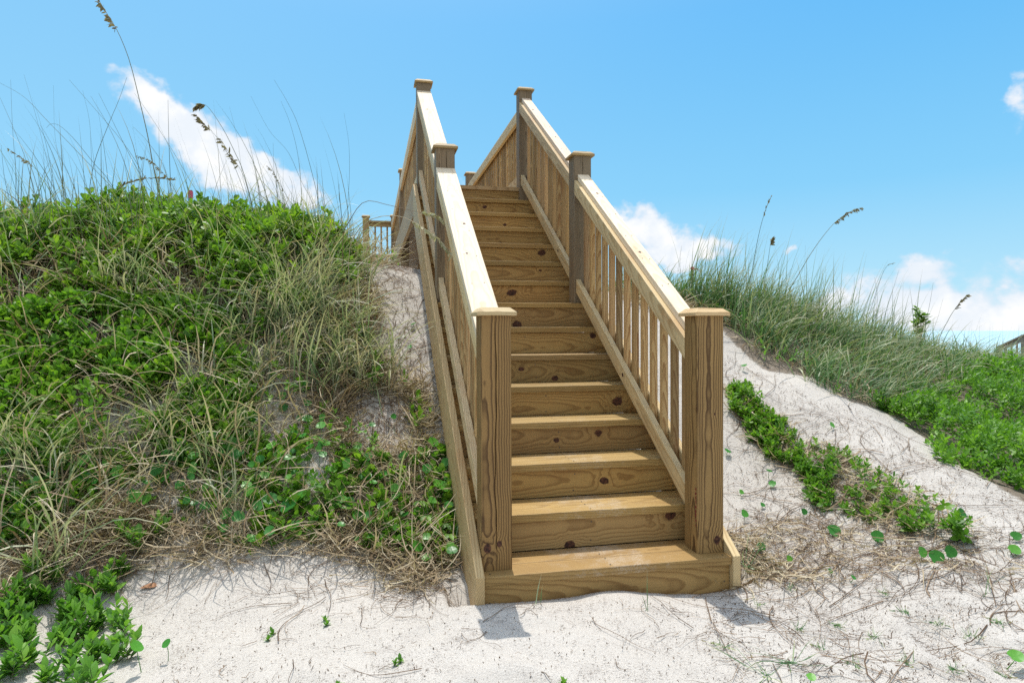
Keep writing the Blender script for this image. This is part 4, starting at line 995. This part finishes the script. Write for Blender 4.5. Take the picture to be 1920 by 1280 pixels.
sprout(858, 1040, 16, .34, 'long green grass tuft leaning on the foot of the left stringer', (.1, .8), (.6, 1.8), az=.6)
sprout(1398, 1075, 14, .26, 'straw grass tuft at the foot of the right front post', (.5, 1.3), (.2, 1.), az=-.8)

# creeper with five-fingered leaves at the stringer's foot
for a, b_ in [(850, 870), (845, 920), (850, 950), (860, 1020), (820, 1000), (735, 975), (770, 1015), (690, 975), (620, 960), (600, 985), (560, 950), (530, 1000), (720, 870), (700, 905), (740, 900), (775, 880), (805, 865), (835, 860), (830, 900), (790, 915), (755, 930), (835, 940), (715, 945), (660, 930), (840, 985), (800, 1030), (770, 960), (680, 880), (640, 900)]:
    herb(a, b_, 4, .10, .046, 'low leafy vine tangle beside the lower left stringer', 'leafy tangle at the foot of the left stringer', 'trailing_herb', 'herb', M_bright, 'obovate', 1.5)
x, y = hit(815, 1010); z = float(Z(np.array([x]), np.array([y]))[0])
e = empty('creeper_vine', (x, y, z), 'bright creeper with five fingered leaves at the foot of the left stringer', 'creeper'); M = Matrix.Translation(Vector((x, y, z)))
P = []; D_ = []; N_ = []; S_ = []; st = []
for a, b_ in [(822, 996), (850, 1005), (787, 949), (800, 975), (838, 985), (772, 985), (845, 960), (810, 940), (858, 1020), (780, 1010)]:
    qx, qy = hit(a, b_, .08); qx = min(qx, -.09); qz = float(Z(np.array([qx]), np.array([qy]))[0]) + random.uniform(.05, .11)
    c = Vector((qx, qy, qz)); st.append(tube(spline([Vector((x - .03, y + .02, z)), Vector(((x + qx) / 2, (y + qy) / 2, qz - .02)), c], 5), .0016, .001, 4))
    a0 = random.uniform(-1.9, -1.2)
    for j in range(5):
        aa = a0 + (j - 2) * .85; d = Vector((math.cos(aa), math.sin(aa) * .7, -.25 + .15 * random.random())); P.append(tuple(c)); D_.append(tuple(d)); N_.append((0.1, -.5, 1)); S_.append(.045 * (1.15 - .12 * abs(j - 2)))
vobj('stem', st, M_stalk, e, M); vobj('leaves', [leaves(np.array(P), np.array(D_), np.array(N_), np.array(S_), 'lance', 1.3)], M_bright, e, M)

# young shrub standing out of the right ridge
x0_ = at(1722, 612, 7.6); gz = float(Z(np.array([x0_.x]), np.array([x0_.y]))[0])
e = empty('young_shrub', (x0_.x, x0_.y, gz), 'young upright leafy shrub standing out of the right ridge against the cloud', 'shrub'); M = Matrix.Translation(Vector((x0_.x, x0_.y, gz)))
top_ = at(1722, 566, 7.6); P = []; D_ = []; N_ = []; S_ = []; st = []
for i in range(11):
    tp = top_ + Vector((random.uniform(-.11, .12), random.uniform(-.08, .08), random.uniform(-.34, .0)))
    pts = spline([Vector((x0_.x, x0_.y, gz)), (x0_ + tp) / 2, tp], 8); st.append(tube(pts, .005, .002, 5))
    for j in range(26):
        t = .12 + .88 * j / 26; p = pts[min(8, int(t * 8))]; aa = j * 2.4 + i; P.append(tuple(p + Vector((0, 0, random.uniform(-.02, .02))))); D_.append((math.cos(aa), math.sin(aa), random.uniform(.1, .9))); N_.append(tuple(rng.normal(size=3) + np.array([0, 0, .8]))); S_.append(random.uniform(.035, .06))
vobj('stem', st, M_twig, e, M); vobj('leaves', [leaves(np.array(P), np.array(D_), np.array(N_), np.array(S_), 'lance', 1.3)], M_shrub, e, M)

# fallen brown leaf
x, y = hit(275, 1099); z = float(Z(np.array([x]), np.array([y]))[0])
V, Fq, r, t = leaves(np.array([[x - .03, y, z + .008]]), np.array([[1, .25, .12]]), np.array([[0, -.3, 1.]]), np.array([.075]), 'obovate', 1.)
tag(np_obj('fallen_leaf', V - np.array([x, y, z]), Fq, M_deadleaf, None, Matrix.Translation(Vector((x, y, z)))), 'curled orange brown fallen leaf on the sand beside the left herbs', 'leaf')

# marker stakes
def stake(px, pyt, pyb, d, w, label, pink):
    b0 = at(px, pyb, d); t0 = at(px, pyt, d); gz = float(Z(np.array([b0.x]), np.array([b0.y]))[0])
    e = empty('marker_stake', (b0.x, b0.y, gz), label, 'stake')
    V = []; F_ = []; add_box(V, F_, b0.x - w, b0.x + w, b0.y - w, b0.y + w, gz - .1, t0.z)
    hull_obj('stake_post', V, F_, Matrix.Translation(Vector((b0.x, b0.y, gz))), M_stake, e, .002)
    V = []; F_ = []; add_box(V, F_, b0.x - w - .004, b0.x + w + .004, b0.y - w - .004, b0.y + w + .004, t0.z - pink, t0.z - .008)
    hull_obj('pink_band', V, F_, Matrix.Translation(Vector((b0.x, b0.y, gz))), M_pink, e, .001)
    return e, b0, t0
e, b0, t0 = stake(1298, 500, 560, 7.1, .011, 'thin brown marker stake with pink ribbon behind the right handrail', .03)
for k_, (dx_, dz_) in enumerate(((.10, -.06), (.07, -.17))):
    pts = spline([t0 + Vector((.01, -.015, -.02)), t0 + Vector((dx_ * .5, -.02, dz_ * .35)), t0 + Vector((dx_, .0, dz_))], 6)
    V = []; F_ = []
    for p in pts: V += [tuple(p), tuple(p + Vector((.002, .003, -.012)))]
    for i in range(6): F_.append((2 * i, 2 * i + 2, 2 * i + 3, 2 * i + 1))
    hull_obj('ribbon', V, F_, Matrix.Translation(t0), M_pink, e, 0)
stake(358, 357, 400, 6.2, .013, 'marker stake with a bright pink top poking above the left shrubs', .075)

# old grey boardwalk far off on the right
A_ = at(1872, 650, 21.); B_ = at(2130, 532, 15.5)
e = empty('distant_boardwalk', (A_.x, A_.y, A_.z - 1.), 'weathered grey boardwalk railing rising at the far right edge', 'boardwalk')
dr = (B_ - A_); Ln = dr.length; hx = Vector((dr.x, dr.y, 0)).normalized(); nrm = Vector((-hx.y, hx.x, 0))
def railbar(name, o0, o1, th, par):
    pts = []; 
    for P_ in (A_, B_):
        for s in (-1, 1):
            for zz in (o0, o1): pts.append(tuple(P_ + nrm * th * s + Vector((0, 0, zz))))
    f = [(0, 1, 3, 2), (4, 6, 7, 5), (0, 4, 5, 1), (2, 3, 7, 6), (1, 5, 7, 3), (0, 2, 6, 4)]
    return hull_obj(name, pts, f, frame(A_, dr, nrm), M_old, par, 0)
railbar('cap_rail', -.04, 0., .075, e); railbar('side_rail', -.17, -.05, .02, e); railbar('bottom_rail', -.92, -.82, .02, e); railbar('deck_edge', -1.3, -1.05, .03, e)
for i in range(14):
    p = A_ + dr * (i / 13)
    V = []; F_ = []; add_box(V, F_, p.x - .045, p.x + .045, p.y - .045, p.y + .045, p.z - 2.6, p.z + .02 if i % 3 == 0 else p.z - .05)
    if i % 3 == 0: hull_obj('post', V, F_, Matrix.Translation(p), M_old, e, 0)
for i in range(20):
    p = A_ + dr * ((i + .5) / 20)
    V = []; F_ = []; add_box(V, F_, p.x - .02, p.x + .02, p.y - .02, p.y + .02, p.z - .9, p.z - .06)
    hull_obj('baluster', V, F_, Matrix.Translation(p), M_old, e, 0)


# ------------------------------------------------------------------ sea
def sea_mat():
    m, nt, out = new_mat('sea_water'); b = NB(nt)
    P = b.n('ShaderNodeTexCoord').outputs['Object']
    bs = b.n('ShaderNodeBsdfPrincipled'); bs.inputs['Base Color'].default_value = (.50, .68, .72, 1)
    bs.inputs['Roughness'].default_value = .25
    b.l(b.bump(b.noise(P, .6, 4, .6), .6, .4), bs.inputs['Normal'])
    b.l(bs.outputs[0], out.inputs[0]); return m
g = np.array([(-5000, 30, -2.4), (5000, 30, -2.4), (5000, 5000, -2.4), (-5000, 5000, -2.4)], float)
o = np_obj('sea', g, np.array([[0, 1, 2, 3]]), sea_mat()); o['kind'] = 'structure'

# ------------------------------------------------------------------ light, sky, camera
SUN_EL = R_(71.5)
sun_dir = Vector((.10, .99, 0)).normalized() * math.cos(SUN_EL) + Vector((0, 0, math.sin(SUN_EL)))
ld = bpy.data.lights.new('sun', 'SUN'); ld.energy = 4.2; ld.angle = R_(.53); ld.color = (1., .955, .88)
lo = bpy.data.objects.new('sun', ld); COL.objects.link(lo)
lo.rotation_euler = (-sun_dir).to_track_quat('-Z', 'Y').to_euler(); lo.location = (0, 0, 20)

w = bpy.data.worlds.new('World'); SC.world = w; w.use_nodes = True
nt = w.node_tree; nt.nodes.clear(); b = NB(nt)
out = b.n('ShaderNodeOutputWorld'); bg = b.n('ShaderNodeBackground')
sky = b.n('ShaderNodeTexSky', sky_type='NISHITA'); sky.sun_disc = False
sky.sun_elevation = SUN_EL; sky.sun_rotation = math.atan2(sun_dir.x, sun_dir.y)
sky.air_density = 1.0; sky.dust_density = 1.2; sky.ozone_density = 1.6
D = b.n('ShaderNodeTexCoord').outputs['Generated']
def dirpix(px, py):
    d = Fv + Rv * ((px - 960) / FPX) - Uv * ((py - 640) / FPX); d.normalize()
    return math.atan2(d.x, d.y), math.asin(d.z)
dx, dy, dz = b.sep(D)
az = b.m('ARCTAN2', dx, dy); el = b.m('ARCSINE', dz)
w1 = b.sep(b.noise(D, 11., 3, .55, 0, 'Color')); w2 = b.sep(b.noise(D, 34., 3, .6, 0, 'Color'))
az = b.m('ADD', az, b.m('ADD', b.m('MULTIPLY', b.m('SUBTRACT', w1[0], .5), .09), b.m('MULTIPLY', b.m('SUBTRACT', w2[0], .5), .04)))
el = b.m('ADD', el, b.m('ADD', b.m('MULTIPLY', b.m('SUBTRACT', w1[1], .5), .09), b.m('MULTIPLY', b.m('SUBTRACT', w2[1], .5), .03)))
# clouds: soft elliptical banks on the sky sphere, torn by noise
CL = [  # azimuth/elevation from photo, half-length, half-height (radians), tilt, weight
 (268, 180, .040, .020, .3, .75), (330, 215, .050, .026, .6, .9), (365, 250, .060, .046, .6, 1.1), (390, 300, .055, .045, .6, 1.), (440, 300, .066, .040, .6, 1.), (510, 335, .058, .034, .35, .95), (420, 215, .03, .018, 0, .5), (575, 368, .04, .022, .1, .8), (300, 205, .03, .03, 0, .7),
 (1905, 215, .016, .040, 0, .62), (870, 345, .035, .02, 0, .55),
 (1195, 415, .050, .026, -.1, .95), (1240, 445, .055, .034, .3, 1.), (1330, 475, .075, .018, 0, .9), (1265, 480, .04, .02, 0, .7), (1475, 480, .014, .010, 0, .75),
 (1690, 545, .080, .030, .15, .95), (1735, 500, .050, .026, 0, .95), (1650, 585, .080, .03, 0, .8), (1770, 590, .09, .035, 0, .8), (1895, 575, .05, .035, -.3, 1.1), (1900, 620, .10, .03, 0, 1.), (1560, 570, .045, .018, 0, .6), (2050, 540, .10, .05, 0, 1.), (2300, 480, .14, .05, 0, 1.), (-200, 420, .16, .05, .2, .9), (-600, 300, .2, .06, 0, .9), (700, 560, .1, .02, 0, .6), (60, 600, .2, .03, 0, .6)]
tot = None
for px, py, hl, hh, tilt, wt in CL:
    a0, e0 = dirpix(px, py); hl *= .88; hh *= .80
    da = b.m('MULTIPLY', b.m('SUBTRACT', az, a0), math.cos(e0)); de = b.m('SUBTRACT', el, e0)
    c_, s_ = math.cos(tilt), math.sin(tilt)
    p = b.m('ADD', b.m('MULTIPLY', da, c_ / hl), b.m('MULTIPLY', de, -s_ / hl)); q = b.m('ADD', b.m('MULTIPLY', da, s_ / hh), b.m('MULTIPLY', de, c_ / hh))
    g_ = b.m('MULTIPLY', b.m('EXPONENT', b.m('MULTIPLY', b.m('ADD', b.m('MULTIPLY', p, p), b.m('MULTIPLY', q, q)), -.85)), wt)
    tot = g_ if tot is None else b.m('MAXIMUM', b.m('MULTIPLY', b.m('ADD', tot, g_), .80), b.m('MAXIMUM', tot, g_))
nz = b.noise(b.vm('MULTIPLY', D, (1., 1., 1.5)), 7., 9, .62, .35)
nz2 = b.noise(D, 26., 6, .62, .3)
dens = b.m('ADD', b.m('MULTIPLY', tot, 1.2), b.m('ADD', b.m('MULTIPLY', b.m('SUBTRACT', nz, .5), 2.6), b.m('MULTIPLY', b.m('SUBTRACT', nz2, .5), .9)))
dens = b.m('MULTIPLY', dens, b.smooth(tot, .03, .35))
mask = b.smooth(dens, .35, 1.0)
hz = b.ramp(dz, [(0., (.62, .86, .96)), (.06, (.47, .78, .965)), (.2, (.25, .63, .96)), (.42, (.125, .49, .93)), (.7, (.10, .38, .82)), (1., (.08, .28, .68))])
hz = b.mix(b.smooth(dx, -.6, .75, .30, 0.), hz, (.50, .80, .97))
skyc = b.mix(.95, b.mix(1., sky.outputs[0], (.85, 1.1, 1.1), 'MULTIPLY'), b.mix(1., hz, (10.9, 11.2, 11.2), 'MULTIPLY'))
shade = b.smooth(b.noise(b.vm('ADD', D, (0., 0., .012)), 16., 6, .6), .42, .62)
cloudc = b.mix(b.m('MULTIPLY', b.smooth(dens, .5, 1.3), b.m('ADD', .45, b.m('MULTIPLY', shade, .55))), (8.3, 9.2, 10.4), (11.4, 11.3, 11.2))
# unseen cloud deck added behind the camera as fill light, and the white glare round the high sun
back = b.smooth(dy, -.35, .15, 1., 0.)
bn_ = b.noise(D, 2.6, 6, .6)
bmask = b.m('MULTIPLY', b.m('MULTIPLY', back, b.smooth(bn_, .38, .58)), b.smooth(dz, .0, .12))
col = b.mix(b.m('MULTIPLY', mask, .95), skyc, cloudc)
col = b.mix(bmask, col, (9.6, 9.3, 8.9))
sd = b.n('ShaderNodeCombineXYZ')
for i in range(3): sd.inputs[i].default_value = sun_dir[i]
cs = b.vm('DOT_PRODUCT', D, sd.outputs[0])
glare = b.m('EXPONENT', b.m('MULTIPLY', b.m('SUBTRACT', cs, 1.), 14.))
col = b.mix(glare, col, (36., 34., 31.), 'ADD')
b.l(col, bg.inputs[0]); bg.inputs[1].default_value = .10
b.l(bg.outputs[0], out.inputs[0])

cd = bpy.data.cameras.new('camera'); cd.sensor_fit = 'HORIZONTAL'; cd.sensor_width = 36.; cd.lens = FPX / 1920 * 36
cd.clip_start = .05; cd.clip_end = 12000
co = bpy.data.objects.new('camera', cd); COL.objects.link(co)
co.matrix_world = Matrix(((Rv.x, Uv.x, -Fv.x, CAM.x), (Rv.y, Uv.y, -Fv.y, CAM.y), (Rv.z, Uv.z, -Fv.z, CAM.z), (0, 0, 0, 1)))
SC.camera = co
vs = SC.view_settings; vs.view_transform = 'Standard'; vs.look = 'None'; vs.exposure = -.12; vs.gamma = 1.
SC.cycles.use_denoising = False
SC.cycles.max_bounces = 8; SC.cycles.transparent_max_bounces = 8
